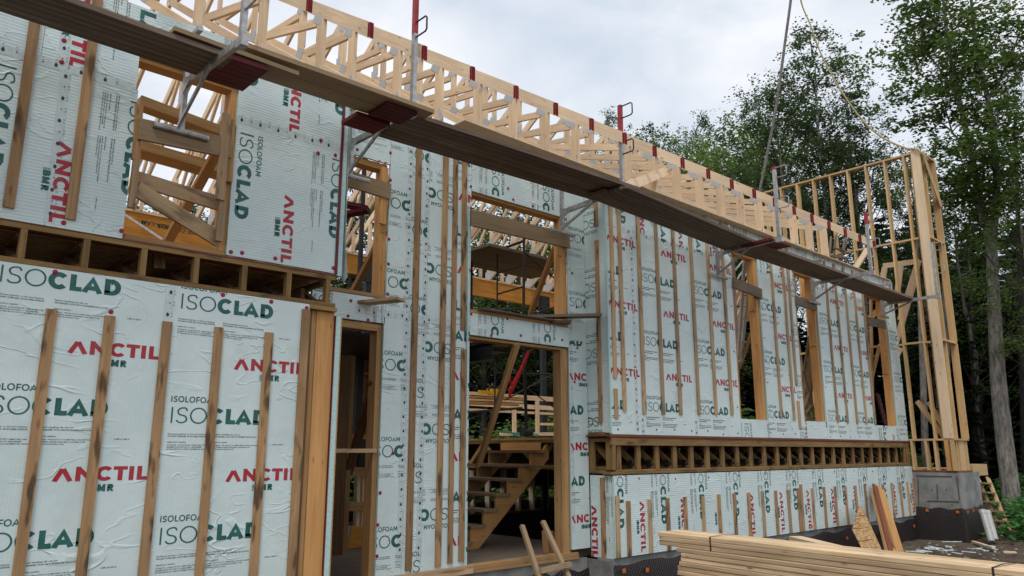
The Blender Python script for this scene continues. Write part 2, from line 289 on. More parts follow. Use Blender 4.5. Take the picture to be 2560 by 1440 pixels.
def cboard(name, a, b, w, t, mat, parent, wdir, c=.0045):
    """planed board with eased edges"""
    a = V(a); b = V(b); Lh = (b-a).length/2; w = w/2; t = t/2; x = (b-a).normalized(); wd = V(wdir); wd = (wd-x*wd.dot(x)).normalized(); mw = frame((a+b)/2, x, wd)
    sec = [(-t+c, -w), (t-c, -w), (t, -w+c), (t, w-c), (t-c, w), (-t+c, w), (-t, w-c), (-t, -w+c)]
    m = MB(); m.add([(-Lh, y, z) for y, z in sec]+[(Lh, y, z) for y, z in sec], [tuple(range(7, -1, -1)), tuple(range(8, 16))]+[(i, (i+1) % 8, (i+1) % 8+8, i+8) for i in range(8)])
    return link(bpy.data.objects.new(name, m.mesh(name, M[mat])), parent, mw)
def vstud(name, x0, x1, y0, y1, z0, z1, mat, parent):
    return board(name, ((x0+x1)/2, (y0+y1)/2, z0), ((x0+x1)/2, (y0+y1)/2, z1), abs(x1-x0), abs(y1-y0), mat, parent, (1, 0, 0))
def hplate(name, x0, x1, y0, y1, z0, z1, mat, parent):
    return board(name, (x0, (y0+y1)/2, (z0+z1)/2), (x1, (y0+y1)/2, (z0+z1)/2), z1-z0, y1-y0, mat, parent)
def slab(name, a, b, mat, parent=None):
    c = (V(a)+V(b))/2; m = MB(); m.box(V(a)-c, V(b)-c); return link(bpy.data.objects.new(name, m.mesh(name, M[mat] if isinstance(mat, str) else mat)), parent, Matrix.Translation(c))
def copy_tree(o, d, parent=None):
    c = o.copy(); mw = Matrix.Translation(d) @ WM[o]; link(c, parent, mw)
    for ch in [q for q in WM if q.parent is o]: copy_tree(ch, d, c)
    return c
# ------------------------------------------------------------------ lettering, drawn as strokes
def arc(cx, cy, rx, ry, a0, a1, n=14):
    return [(cx+rx*math.cos(math.radians(a0+(a1-a0)*i/n)), cy+ry*math.sin(math.radians(a0+(a1-a0)*i/n))) for i in range(n+1)]
def smooth(p, k=4):
    q = []
    for i in range(len(p)-1):
        p0 = p[max(i-1, 0)]; p1 = p[i]; p2 = p[i+1]; p3 = p[min(i+2, len(p)-1)]
        for j in range(k):
            t = j/k; q.append(tuple(.5*((2*b)+(c-a)*t+(2*a-5*b+4*c-d)*t*t+(3*b-a-3*c+d)*t**3) for a, b, c, d in zip(p0, p1, p2, p3)))
    return q+[p[-1]]
def glyph(ch, h, notA=False):
    """centre-line strokes of a capital, cap height 1, h = half the stroke weight"""
    lo, hi = h, 1-h
    if ch == 'I': return .28+h*.9, [[(.14+h*.45, 0), (.14+h*.45, 1)]]
    if ch == 'O': return 1.0, [arc(.5, .5, .46-h, .52-h, 90, 450, 28)]
    if ch == 'C': return .90, [arc(.5, .5, .46-h, .52-h, 42, 318, 22)]
    if ch == 'L': return .66, [[(.1+h, 1), (.1+h, lo), (.64, lo)]]
    if ch == 'D': return .92, [[(.1+h, lo), (.1+h, hi), (.45, hi)]+arc(.45, .5, .43-h, .5-h, 90, -90, 14)+[(.1, lo)]]
    if ch == 'A':
        if notA: return 1.04, [[(.02+h, 0), (.53-h*.35, .86)], [(.49+h*.15, .99-h*1.0), (1.02-h, 0)]]
        return .92, [[(.02+h*.6, 0), (.46, 1-h*.5), (.90-h*.6, 0)], [(.2+h*.5, .29), (.72-h*.5, .29)]]
    if ch == 'S': return .74, [smooth([(.64-h*.3, .80-h*.2), (.54, hi-.01), (.38, hi+.005), (.2+h*.4, hi-.06), (.10+h, .74), (.2+h*.4, .56), (.38, .50), (.54-h*.2, .44), (.66-h, .26), (.56-h*.3, lo+.06), (.38, lo-.005), (.2, lo+.02), (.08+h*.3, .18+h*.2)])]
    if ch == 'N': W_ = .88+h*1.1; return W_, [[(.08+h, 0), (.08+h, 1)], [(.08+h, 1-h*.9), (W_-.08-h, h*.9)], [(W_-.08-h, 0), (W_-.08-h, 1)]]
    if ch == 'M': return 1.04, [[(.1+h, 0), (.1+h, 1)], [(.1+h, 1-h*.6), (.52, .28), (.94-h, 1-h*.6)], [(.94-h, 0), (.94-h, 1)]]
    if ch == 'T': return .76, [[(.02, hi), (.74, hi)], [(.38, hi-h), (.38, 0)]]
    if ch == 'F': return .68, [[(.1+h, 0), (.1+h, hi), (.66, hi)], [(.1+h*2, .46), (.6, .46)]]
    if ch == 'B': return .84, [[(.1+h, lo), (.1+h, hi), (.5, hi)]+arc(.5, .74-h*.4, .24-h*.5, .26-h*.6, 90, -90, 8)+[(.2, .5)], [(.2, .5), (.52, .5)]+arc(.54, .26+h*.4, .27-h*.5, .25-h*.6, 90, -90, 8)+[(.1, lo)]]
    if ch == 'R': return .84, [[(.1+h, 0), (.1+h, hi), (.5, hi)]+arc(.5, .68, .27-h, .32-h, 90, -90, 8)+[(.2, .36+h)], [(.48, .36), (.78-h*.5, 0)]]
    if ch == 'E': return .70, [[(.64, hi), (.1+h, hi), (.1+h, lo), (.64, lo)], [(.1+h*2, .5), (.56, .5)]]
    if ch == '2': return .66, [smooth([(.08, .76), (.18, .95), (.36, .98), (.54, .86), (.52, .62), (.1, .04)])+[(.6, .04)]]
    if ch == '-': return .5, [[(.08, .45), (.44, .45)]]
    return .4, []
def strokes_to_quads(pl, h, closed=False):
    n = len(pl); P = [V((x, y)) for x, y in pl]; Lf = []; Rt = []
    closed = (P[0]-P[-1]).length < 1e-6
    for i in range(n):
        a = P[i-1] if i > 0 else (P[-2] if closed else None); c = P[i+1] if i < n-1 else (P[1] if closed else None)
        d1 = (P[i]-a).normalized() if a is not None else None; d2 = (c-P[i]).normalized() if c is not None else None
        if d1 is None: d1 = d2
        if d2 is None: d2 = d1
        t = d1+d2
        if t.length < 1e-6: t = d1
        t.normalize(); nrm = V((-t.y, t.x)); k = min(1/max(nrm.dot(V((-d1.y, d1.x))), .3), 2.2)
        Lf.append(P[i]+nrm*h*k); Rt.append(P[i]-nrm*h*k)
    return [[Rt[i], Rt[i+1], Lf[i+1], Lf[i]] for i in range(n-1)]
def word(txt, u, v, cap, h, width=None, weights=None, notA=False, lay=0):
    """quads (list of points, layer) of a word with its lower left corner at u,v"""
    res = []; x = 0
    for i, ch in enumerate(txt):
        hh = weights[i] if weights else h
        w, st = glyph(ch, hh, notA)
        if ch == 'A' and notA and i > 0: pass
        for k, s in enumerate(st):
            for q in strokes_to_quads(s, hh): res.append(([V((p.x+x, max(min(p.y, 1.03), -.03))) for p in q], k))
        x += w
    sx = (width/x) if width else cap
    return [([V((u+p.x*sx, v+p.y*cap)) for p in q], k+lay) for q, k in res]
_ft = {}
def small_text(txt, u, v, size):
    """small legal print: real letters as flat triangles"""
    if txt not in _ft:
        c = bpy.data.curves.new('t', 'FONT'); c.body = txt; c.size = 1; c.resolution_u = 1; c.offset = .012
        o = bpy.data.objects.new('t', c); COL.objects.link(o); dg = bpy.context.evaluated_depsgraph_get(); me = o.evaluated_get(dg).to_mesh()
        me.calc_loop_triangles(); vs_ = [V((q.co.x, q.co.y)) for q in me.vertices]
        _ft[txt] = [[vs_[i].copy() for i in t.vertices] for t in me.loop_triangles]
        bpy.data.objects.remove(o); bpy.data.curves.remove(c)
    return [([V((u+p.x*size, v+p.y*size)) for p in t], 0) for t in _ft[txt]]
def dashes(u, v, w, h, rows, seed):
    r = random.Random(seed); res = []
    for k in range(rows):
        x = u; end = u+w*(1 if k < rows-1 else r.uniform(.4, .9))
        while x < end:
            d = r.uniform(.02, .06); d = min(d, end-x); y = v-k*h*1.55
            if d > .006: res.append(([V((x, y)), V((x+d, y)), V((x+d, y+h*.62)), V((x, y+h*.62))], 0))
            x += d+r.uniform(.005, .010)
    return res
def tile(detail):
    """the print repeated on every sheet; u runs 0..1.22 across the sheet, repeats every .90 in v"""
    G = []; R = []; K = []
    lt, bd = .042, .135
    G += word('ISOCLAD', .075, 0, .122, 0, width=.80, weights=[lt, lt, lt, bd, bd, bd, bd])
    G += word('ISOLOFOAM', .078, .162, .046, .085, width=.378)
    R += word('ANCTIL', .555, -.455, .10, .125, width=.635, notA=True)
    G += word('BMR', .80, -.53, .05, .14, width=.165)
    for k in range(5): G.append(([V((.785, -.529+k*.010)), V((.803, -.529+k*.010)), V((.803, -.524+k*.010)), V((.785, -.524+k*.010))], 0))
    if detail:
        K += small_text("Revêtement extérieur, ce côté vers l'extérieur", .08, -.088, .0155); K += small_text("ISOLANT PARE-AIR, NON PARE-VAPEUR", .08, -.106, .0165)
        K += small_text("Exterior sheathing, this side out", .44, -.088, .0165); K += small_text("AIR BARRIER, NON VAPOUR BARRIER INSULATION", .44, -.106, .0155)
        K += small_text("FABRIQUÉ AU CANADA", .08, -.150, .013); K += small_text("MADE IN CANADA", .44, -.150, .013)
        for k, t in enumerate(("ATTENTION : CE PRODUIT EST COMBUSTIBLE. UNE", "BARRIÈRE DE PROTECTION OU UNE BARRIÈRE", "EST REQUISE PAR LE CODE DU BÂTIMENT EN VIGUEUR.")): K += small_text(t, .08, -.172-k*.0155, .0128)
        for k, t in enumerate(("WARNING : THIS PRODUCT IS COMBUSTIBLE. A PROTECTIVE BARRIER", "OR THERMAL BARRIER IS REQUIRED AS SPECIFIED IN THE", "APPROPRIATE BUILDING CODE.")): K += small_text(t, .44, -.172-k*.0155, .0118)
        K += small_text("CCMC # 12481-R", .93, -.165, .0145)
    else:
        K += dashes(.08, -.088, .30, .016, 2, 1)+dashes(.44, -.088, .32, .016, 2, 2)+dashes(.08, -.150, .12, .013, 1, 3)+dashes(.44, -.150, .10, .013, 1, 4)
        K += dashes(.08, -.172, .31, .0125, 3, 5)+dashes(.44, -.172, .34, .0125, 3, 6)+dashes(.93, -.165, .11, .013, 1, 7)
    return G, R, K
TD = tile(True); TS = tile(False)
def clip(poly, x0, x1, z0, z1):
    for ax, lim, sg in ((0, x0, 1), (0, x1, -1), (1, z0, 1), (1, z1, -1)):
        if not poly: return poly
        o = []
        for i in range(len(poly)):
            a = poly[i-1]; b = poly[i]; da = (a[ax]-lim)*sg; db = (b[ax]-lim)*sg
            if (da >= 0) != (db >= 0): o.append(a+(b-a)*(da/(da-db)))
            if db >= 0: o.append(b)
        poly = o
    return poly
def orient(o, p, s0, z0):
    if o == 0: return V((s0+p.x, z0+p.y))
    if o == 90: return V((s0+p.y, z0-p.x))       # reads downwards
    return V((s0-p.x, z0-p.y))                     # upside down
def panel(parent, plane, depth, x0, x1, z0, z1, o, s0, zz, detail=False, name='insulation_panel', label=None, only=None):
    """one foam sheet in a wall plane ('Y' faces -Y at y=depth, 'X' faces -X at x=depth) with its printed lettering clipped to it.
       s0, zz: where the sheet's printed lower left corner (u=0, v=0) falls"""
    T = TD if detail else TS; th = .03
    g = .0015; c = V(((x0+x1)/2, depth, (z0+z1)/2)) if plane == 'Y' else V((depth, (x0+x1)/2, (z0+z1)/2))
    m = MB(); hx = (x1-x0)/2-g; hz = (z1-z0)/2-g
    if plane == 'Y': m.box((-hx, 0, -hz), (hx, th, hz))
    else: m.box((0, -hx, -hz), (th, hx, hz))
    mat = (M['foam90'] if o == 90 else (M['foam0'] if plane == 'Y' else M['foamy']))
    me = m.mesh(name, [mat, M['foamedge']])
    for p in me.polygons:
        if abs(p.normal.y if plane == 'Y' else p.normal.x) < .5: p.material_index = 1
    ob = link(bpy.data.objects.new(name, me), parent, Matrix.Translation(c))
    if label: ob['label'] = label
    q = MB()
    for mi, polys in enumerate(T):
        for poly, lay in polys:
            if o in (0, 180): ks = range(-6, 7)
            else: ks = range(-8, 22)
            for k in ks:
                pp = [orient(o, V((p.x, p.y+k*.90)), s0, zz) for p in poly]
                xs = [p.x for p in pp]; ys = [p.y for p in pp]
                if max(xs) < x0 or min(xs) > x1 or max(ys) < z0 or min(ys) > z1: continue
                pp = clip(pp, x0+g, x1-g, z0+g, z1-g)
                if len(pp) < 3: continue
                d = -.0013-.00022*lay
                if plane == 'Y': q.add([(p.x, depth+d, p.y) for p in pp], [tuple(range(len(pp)))], mi)
                else: q.add([(depth+d, (x0+x1)-p.x, p.y) for p in pp], [tuple(range(len(pp)))], mi)
    if q.v: q.build('printed_lettering', [M['green'], M['red'], M['black']], ob, c)
    return ob
def marks(parent, plane, depth, a, b, step=.085, name='tape_marks', r=.016, seed=0):
    """row of small round logos and ticks printed on the seam tape"""
    if plane == 'Y':
        vt_ = abs(a[0]-b[0]) < .1; do_ = (.0007 if vt_ else .0010)+(seed % 5)*.00004; A_, B_ = V((a[0], depth-do_, a[1])), V((b[0], depth-do_, b[1])); tp = MB(); sd2 = V((.036, 0, 0)) if abs(a[0]-b[0]) < .1 else V((0, 0, .036)); tp.add([A_-sd2, A_+sd2, B_+sd2, B_-sd2], [(0, 1, 2, 3)]); tp.build('seam_tape', M['tape'], parent, A_)
    rr = random.Random(seed); a = V(a); b = V(b); n = int((b-a).length/step); q = MB(); d = (b-a).normalized(); pr = V((-d.y, d.x))
    for i in range(n):
        c = a+d*step*(i+.5)+pr*rr.uniform(-.006, .006); R1 = r*(1 if i % 2 == 0 else .55)
        pts = [c+V((math.cos(t)*R1*.75, math.sin(t)*R1)) for t in [j*math.pi/4 for j in range(8)]]
        if i % 2 == 0: fs = pts
        else: fs = pts[:5]
        q.add([((p.x, depth-.0022, p.y) if plane == 'Y' else (depth-.0022, p.x, p.y)) for p in fs], [tuple(range(len(fs)))])
        c2 = c+pr*.03
        for s in (-1, 1):
            w = [c2+V((-.008, s*.012)), c2+V((.008, s*.012)), c2+V((.008, s*.012+.003)), c2+V((-.008, s*.012+.003))]
            q.add([((p.x, depth-.0022, p.y) if plane == 'Y' else (depth-.0022, p.x, p.y)) for p in w], [(0, 1, 2, 3)])
    return q.build(name, M['black'], parent)
# shared washer mesh
wm = MB(); nn = 12
for yy, rr_ in ((0, .021), (-.004, .021), (-.007, .013)): wm.v += [(math.cos(i*2*math.pi/nn)*rr_, yy, math.sin(i*2*math.pi/nn)*rr_) for i in range(nn)]
for k in range(2): wm.f += [(k*nn+i, (k+1)*nn+i, (k+1)*nn+(i+1) % nn, k*nn+(i+1) % nn) for i in range(nn)]
wm.f.append(tuple(2*nn+i for i in range(nn))[::-1]); wm.m = [0]*len(wm.f); WASH = wm.mesh('washer', M['washer'])
def washer(parent, x, y, z, k=None):
    k = k or (.62 if y == YC else .85)
    return link(bpy.data.objects.new('fastener', WASH), parent, Matrix.Translation((x, y-.001, z)) @ Matrix.Diagonal((k, 1, k, 1)))
def strip(parent, x0, x1, z0, z1, Y, mat='fur', t=.019, lean=0):
    return board('furring_strip', ((x0+x1)/2+lean, Y-t/2-.0006, z0), ((x0+x1)/2, Y-t/2-.0006, z1), x1-x0, t, mat, parent, (1, 0, 0))
#PART2
# ================================================================== GROUND
def ground():
    r = random.Random(3); m = MB(); nx, ny = 120, 90; X0, X1, Y0, Y1 = -6, 40, -6, 30
    def h(x, y):
        z = GZ+.035*math.sin(x*1.7+y*.6)+.03*math.sin(y*2.3-x*.9)+.02*math.sin(x*5.1)*math.sin(y*4.3)+r.uniform(-.012, .012)
        if x > 17: z += .03*(x-17)*max(0, min(1, (7-y)/3)) if x < 24 else .21
        if x < 16.5 and y > 4.6: z -= .25*min(1, (y-4.6)/1.4)*min(1, (16.5-x)/1.5)      # excavated strip along the foundation
        return z
    for j in range(ny+1):
        for i in range(nx+1):
            x = X0+(X1-X0)*i/nx; y = Y0+(Y1-Y0)*j/ny; m.v.append((x, y, h(x, y)))
    for j in range(ny):
        for i in range(nx): k = j*(nx+1)+i; m.f.append((k, k+1, k+nx+2, k+nx+1)); m.m.append(0)
    tag(m.build('ground', M['soil'], smooth=True), kind='structure')
    m = MB(); n = 48
    c = [(X0, Y0), (X1, Y0), (X1, Y1), (X0, Y1)]; q = [(-400, -400), (500, -400), (500, 500), (-400, 500)]
    m.add([(x, y, GZ-.02) for x, y in c]+[(x, y, GZ-.02) for x, y in q], [(0, 4, 5, 1), (1, 5, 6, 2), (2, 6, 7, 3), (3, 7, 4, 0)])
    tag(m.build('terrain', M['soil']), kind='structure')
ground()
# ================================================================== FOUNDATIONS
fd = thing('foundation_wall', 'grey poured concrete foundation wall wrapped in dark dimpled membrane under the right wing', 'foundation wall', (12, YC+.1, GZ-.4))
slab('concrete_face', (XR-.02, YC+.035, GZ-.6), (XW-.02, YC+.28, -1.305), 'conc', fd)
slab('concrete_return', (XR-.045, YC+.05, GZ-.6), (XR-.024, YB+.03, -1.33), 'conc', fd)
def wavy(name, x0, x1, y, z0, ztop, parent, seed, amp=.05, n=40):
    r = random.Random(seed); m = MB(); vs_ = []
    for i in range(n+1):
        x = x0+(x1-x0)*i/n; zt = ztop+amp*math.sin(i*.9+seed)+r.uniform(-amp, amp)*.4; vs_ += [(x, y-.01-.006*math.sin(i*.5), zt), (x, y-.035-.006*math.sin(i*.37), zt-.12), (x, y-.02-.008*math.sin(i*.31+1), z0)]
    fs = []
    for i in range(n):
        a = i*3; fs += [(a, a+1, a+4, a+3), (a+1, a+2, a+5, a+4)]
    m.add(vs_, fs); c = ((x0+x1)/2, y, (z0+ztop)/2); return m.build(name, M['memb'], parent, c, smooth=True)
wavy('dimple_membrane', XR-.02, XW-.02, YC+.03, GZ-.5, -1.375, fd, 3, .02, 70)
m = MB(); m.box((-.028, -.006, -.025), (.028, .002, .025)); m.box((-.01, -.010, -.010), (.01, -.005, .010)); CLIP = m.mesh('clip', M['orange'])
def clips(parent, pts, rot=0):
    for p in pts: link(bpy.data.objects.new('membrane_clip', CLIP), parent, Matrix.Translation(V(p)) @ Matrix.Rotation(rot, 4, 'Z'))
clips(fd, [(PY(u, v, YC-.03)) for u, v in ((1560, 1427), (1618, 1425), (2029, 1317), (2118, 1345), (2285, 1315), (2212, 1322))])
fb = thing('concrete_curb', 'low concrete foundation strip under the double doorway sill', 'foundation wall', (5.6, YB+.1, GZ-.4))
slab('concrete_face', (3.2, YB+.03, GZ-.6), (XR-.05, YB+.26, -1.318), 'conc', fb)
wavy('dimple_membrane', 6.55, XR-.05, YB+.02, GZ-.5, -1.44, fb, 5, .03, 16)
# foundation of the end wall
fe = thing('end_foundation', 'grey concrete foundation block with board marks under the tall open end wall', 'foundation wall', (17.8, 6, GZ-.4))
cb = slab('concrete_block', (XW+.005, 5.565, GZ-.6), (18.62, 6.75, -.425), 'conc', fe)
mk = MB()
for a, b in ((PX(2290, 1189, XW), PX(2380, 1191, XW)), (PX(2318, 1252, XW), PX(2398, 1254, XW)), (PX(2343, 1210, XW), PX(2344, 1250, XW)), (PX(2295, 1195, XW), PX(2297, 1262, XW)), (PX(2392, 1190, XW), PX(2399, 1250, XW))):
    mk.bar(a+V((-.002, 0, 0)), b+V((-.002, 0, 0)), .014, .012, (1, 0, 0))
for u, v in ((2330, 1225), (2366, 1224), (2380, 1262), (2312, 1268)): p = PX(u, v, XW); mk.box((p.x-.003, p.y-.012, p.z-.012), (p.x+.002, p.y+.012, p.z+.012))
mk.build('form_board_seams', M['formline'], fe)
def memb_block():
    m = MB(); r = random.Random(9); vs_ = []; n = 12; ring = []
    for i in range(n+1): y = 6.46-(6.46-5.5)*i/n; ring.append((XW-.03-.004*math.sin(i*.5), y, -1.13+.02*math.sin(i*1.3)))
    for i in range(n+1): x = XW+(18.66-XW)*i/n; ring.append((x, 5.50-.004*math.sin(i*.5), -1.14+.07*(i/n)+.02*math.sin(i*1.7)))
    k = len(ring)
    for p in ring: vs_ += [p, (p[0]-.03, p[1]-.02, p[2]-.14), (p[0]-.01, p[1]-.02, GZ-.5)]
    fs = []
    for i in range(k-1): a = i*3; fs += [(a, a+3, a+4, a+1), (a+1, a+4, a+5, a+2)]
    m.add(vs_, fs); m.build('dimple_membrane', M['memb'], fe, (18, 6, -1.4), smooth=True)
memb_block()
clips(fe, [PX(u, v, XW-.07) for u, v in ((2318, 1276), (2394, 1280))], math.radians(-90)); clips(fe, [PY(u, v, 5.44) for u, v in ((2420, 1280), (2434, 1276), (2447, 1277))])
# ================================================================== LEFT WING, lower wall
lw = thing('lower_left_wall', 'lower left wall of mint foam sheets with big upright lettering and brown stained furring strips', 'wall', (1, YA, GZ))
for x0, x1, zz in ((-1.65, -.43, 1.117), (-.43, .80, 1.15), (.80, 2.03, 1.15), (2.03, 3.24, 1.117)): panel(lw, 'Y', YA, x0, x1, -1.45, 1.296, 0, x0, zz, True)
for x, sd_ in ((.80, 1), (2.03, 2)): marks(lw, 'Y', YA, (x, 1.28), (x, -1.4), .09, seed=sd_)
tops = [(126.7, 773, 0), (275, 790, 0), (422, 805, 0), (551.7, 819, 0), (673, 831.7, 0), (766.7, 774.4, 0)]
for (u, v, _), xc in zip(tops, (1.228, 1.612, 2.027, 2.437, 2.872, 3.203)):
    zt = PY(u, v, YA).z; strip(lw, xc-.036, xc+.036, -1.45, zt, YA, lean=U(-.006, .006))
strip(lw, .80, .87, -1.45, 1.0, YA)
for u, v in ((138, 680), (277, 779), (557, 737), (678, 754), (766.5, 770)): p = PY(u, v, YA); washer(lw, p.x, YA, p.z)
for k in range(4): vstud('stud', 3.25-.05*0+.0, 3.288, YA+.045+.04*k, YA+.083+.04*k, -1.45, 1.25, 'dark', lw) if k < 1 else None
vstud('corner_post', 3.345, 3.52, YA+.05, YA+.19, -1.45, 1.257, 'frameo', lw)
vstud('corner_post', 3.300, 3.343, YA+.06, YA+.20, -1.45, 1.257, 'frame', lw)
slab('red_tape', (3.5225, YA+.03, -1.45), (3.528, YA+.06, 1.225), 'redtape', lw)
slab('foam_return', (3.5295, YA+.02, -1.45), (3.575, YB-.002, 1.222), 'foamedge', lw)
slab('foam_film', (3.5755, YA+.021, -1.45), (3.588, YB-.003, 1.215), 'frame', lw)
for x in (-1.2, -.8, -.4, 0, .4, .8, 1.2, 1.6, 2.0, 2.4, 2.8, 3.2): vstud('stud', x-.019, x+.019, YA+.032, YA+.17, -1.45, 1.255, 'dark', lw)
# ---- floor trusses of the left wing, open band between the lower and upper walls
bl = thing('left_floor_band', 'open band of short brown floor truss ends between the two left walls', 'floor frame', (1, YA, 1.3))
hplate('bottom_plate', -1.65, 3.50, YA+.003, YA+.143, 1.2985, 1.335, 'band', bl); hplate('bottom_plate', 3.245, 3.52, YA+.004, YA+.142, 1.2585, 1.2975, 'band', bl)
hplate('top_ribbon', -1.65, 3.49, YA+.006, YA+.044, 1.553, 1.592, 'band', bl); hplate('deck_edge', -1.65, 3.50, YA+.002, YA+.30, 1.5935, 1.609, 'sill', bl); hplate('sole_plate', 1.66, 2.447, YA+.012, YA+.15, 1.611, 1.648, 'frame', bl)
xs = [.161*YA+(.0656*YA)*k for k in range(-6, 6)]
for i, x in enumerate(xs+[3.42]):
    vstud('end_block', x-.022, x+.022, YA+.004, YA+.068, 1.337, 1.5515, 'band', bl)
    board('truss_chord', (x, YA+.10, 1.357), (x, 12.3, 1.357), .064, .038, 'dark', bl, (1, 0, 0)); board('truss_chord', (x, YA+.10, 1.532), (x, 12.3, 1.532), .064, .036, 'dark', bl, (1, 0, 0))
    y = YA+.25
    while y < 9:
        board('truss_web', (x, y, 1.38), (x, y+.28, 1.51), .04, .06, 'dark', bl, (0, 0, 1)); board('truss_web', (x, y+.32, 1.51), (x, y+.60, 1.38), .04, .06, 'dark', bl, (0, 0, 1)); y += .66
board('brace', PY(385, 625, YA+.6), PY(60, 580, YA+1.6), .09, .04, 'dark', bl); board('brace', PY(760, 600, YA+1.5), PY(560, 665, YA+.7), .09, .04, 'dark', bl)
board('cripple_block', (PY(395, 630, YA+.25)), PY(397, 672, YA+.25), .085, .05, 'band', bl, (1, 0, 0))
fl = slab('left_upper_floor', (-4, YA+.31, 1.5935), (3.55, 12.3, 1.6095), 'osb'); tag(fl, 'left wing plywood floor deck above the floor trusses', 'floor deck')
# ---- upper left wall
uw = thing('upper_left_wall', 'upper left wall of mint foam with downward reading print and a framed window gap', 'wall', (1, YA, 1.6))
for x0, x1 in ((-1.4, 1.115), (1.115, 1.64)): panel(uw, 'Y', YA, x0, x1, 1.60, 2.835, 90, 2.49, 2.82, True)
for x0, x1 in ((-1.4, .95), (.95, 1.62)): panel(uw, 'Y', YA, x0, x1, 2.8365, 3.56, 90, 2.49, 4.06, True)
panel(uw, 'Y', YA, 2.448, 3.468, 1.615, 2.835, 90, 2.49, 2.82, True); panel(uw, 'Y', YA, 2.448, 3.475, 2.8365, 3.56, 90, 2.49, 4.06, True)
panel(uw, 'Y', YA, 1.6215, 2.4465, 3.14, 3.56, 90, 2.49, 4.06, True)
marks(uw, 'Y', YA, (-1.2, 2.84), (1.6, 2.84), .085, seed=4); marks(uw, 'Y', YA, (2.45, 2.84), (3.45, 2.84), .085, seed=5); marks(uw, 'Y', YA, (1.12, 2.82), (1.14, 1.62), .09, seed=6); marks(uw, 'Y', YA, (1.09, 3.4), (1.09, 2.84), .09, seed=7)
for x, zt, zb in ((.881, 3.50, 1.68), (1.271, 3.50, 1.675)): strip(uw, x-.036, x+.036, zb, zt, YA, lean=-.0)
for u, v in ((160, 101), (154, 155), (159, 557), (304, 577), (577, 630), (605, 632), (688, 646), (833, 670), (682, 540) if 0 else (795, 383), (838, 388), (802, 351)): p = PY(u, v, YA); washer(uw, p.x, YA, p.z)
for x in (1.60, 2.49): vstud('jamb_stud', x-.035+(.0 if x < 2 else -.06), x+.0+(.0 if x < 2 else -.01), YA+.032, YA+.17, 1.65, 3.15, 'frameo', uw)
vstud('jamb_stud', 2.452, 2.49, YA+.033, YA+.171, 1.65, 3.15, 'frameo', uw)
hplate('header', 1.60, 2.50, YA+.033, YA+.17, 3.105, 3.15, 'frameo', uw); hplate('top_plate', -1.4, 3.50, YA+.034, YA+.172, 3.50, 3.555, 'new', uw)
slab('red_tape', (3.4705, YA-.012, 1.61), (3.4955, YA-.002, 3.50), 'redtape', uw)
slab('foam_return', (3.497, YA-.004, 1.60), (3.545, YB-.003, 3.50), 'foamedge', uw)
mf = MB(); mf.add([(3.546, YA-.006, 3.45), (3.549, YA+.20, 3.45), (3.57, YA-.012, 1.9), (3.60, YA+.2, 1.9), (3.60, YA-.02, 1.60), (3.66, YA+.16, 1.57)], [(0, 1, 3, 2), (2, 3, 5, 4)]); mf.build('loose_film', M['whitefilm'], uw)
YG = YA-.022
def gb(a, b, y, w, t, mat, nm='guard_board'): return board(nm, PY(*a, y), PY(*b, y), w, t, mat, uw)
gb((345, 322), (577, 372), YG, .175, .038, 'plankl', 'bracket_ledger')
gb((342, 447), (557, 512), YA+.06, .12, .038, 'furc'); gb((341, 472), (548, 600), YA+.03, .125, .034, 'furc', 'diagonal_brace')
board('scab_stud', PY(567, 285, YG-.0), PY(549, 500, YG-.02), .07, .038, 'furc', uw, (1, 0, 0)); board('scab_stud', PY(580, 300, YG+.02), PY(572, 455, YG+.02), .05, .038, 'frame', uw, (1, 0, 0)); board('scab_stud', PY(558, 490, YG-.0), PY(546, 603, YG-.0), .06, .038, 'furc', uw, (1, 0, 0))
board('scab_stud', PY(347, 262, YG+.03), PY(339, 400, YG+.03), .06, .034, 'frame', uw, (1, 0, 0)); board('scab_stud', PY(341, 400, YG+.03), PY(327, 520, YG+.03), .05, .034, 'furc', uw, (1, 0, 0))
br = board('wall_brace', PY(570, 330, YA+.25), PY(418, 606, YA+.95), .089, .038, 'frameo', None, (1, 0, .3)); tag(br, 'orange diagonal brace leaning inside the upper left window gap', 'brace')
for (a, b, y, w, t, lab) in (((345, 256), (545, 335), 7.6, .10, .16, 'upper dark plank of the inside scaffold behind the left window gap'), ((343, 372), (548, 432), 7.3, .09, .24, 'thick lower plank of the inside scaffold behind the left window gap')):
    o = board('scaffold_plank', PY(*a, y), PY(*b, y)+V((.2, 0, 0)), w, t, 'frame', None); tag(o, lab, 'plank')
rod = MB(); rod.tube([PY(302, 530, 8.5), PY(412, 602, 7.2)], .012, 6); tag(rod.build('steel_rod', M['alu'], None), 'thin grey metal rod slanting inside the left window gap', 'rod')
# ================================================================== MIDDLE (recessed) WALL
mw_ = thing('middle_wall', 'recessed middle wall of narrow mint foam strips with two doorways and two windows', 'wall', (5.6, YB, GZ))
T1, T2 = 1.44, 3.62
panel(mw_, 'Y', YB, 3.60, 4.4665, 1.335, 1.60, 90, 3.62, 1.68, True); panel(mw_, 'Y', YB, 3.50, 4.4665, 3.13, T2, 0, 3.6, 3.50, True)
panel(mw_, 'Y', YB, 4.468, 4.765, T1, T2, 0, 4.25, 1.742, True); panel(mw_, 'Y', YB, 4.455, 4.765, -1.30, T1-.002, 0, 4.25, .842, True)
panel(mw_, 'Y', YB, 4.767, 4.995, T1, T2, 0, 4.55, 2.386, True); panel(mw_, 'Y', YB, 4.767, 5.003, -1.30, T1-.002, 0, 4.78, .57, True)
panel(mw_, 'Y', YB, 4.998, 5.43, -.0+T1, T2, 180, 5.49, 3.0, True); panel(mw_, 'Y', YB, 5.0045, 5.43, -1.24, T1-.002, 180, 5.49, 1.2, True)
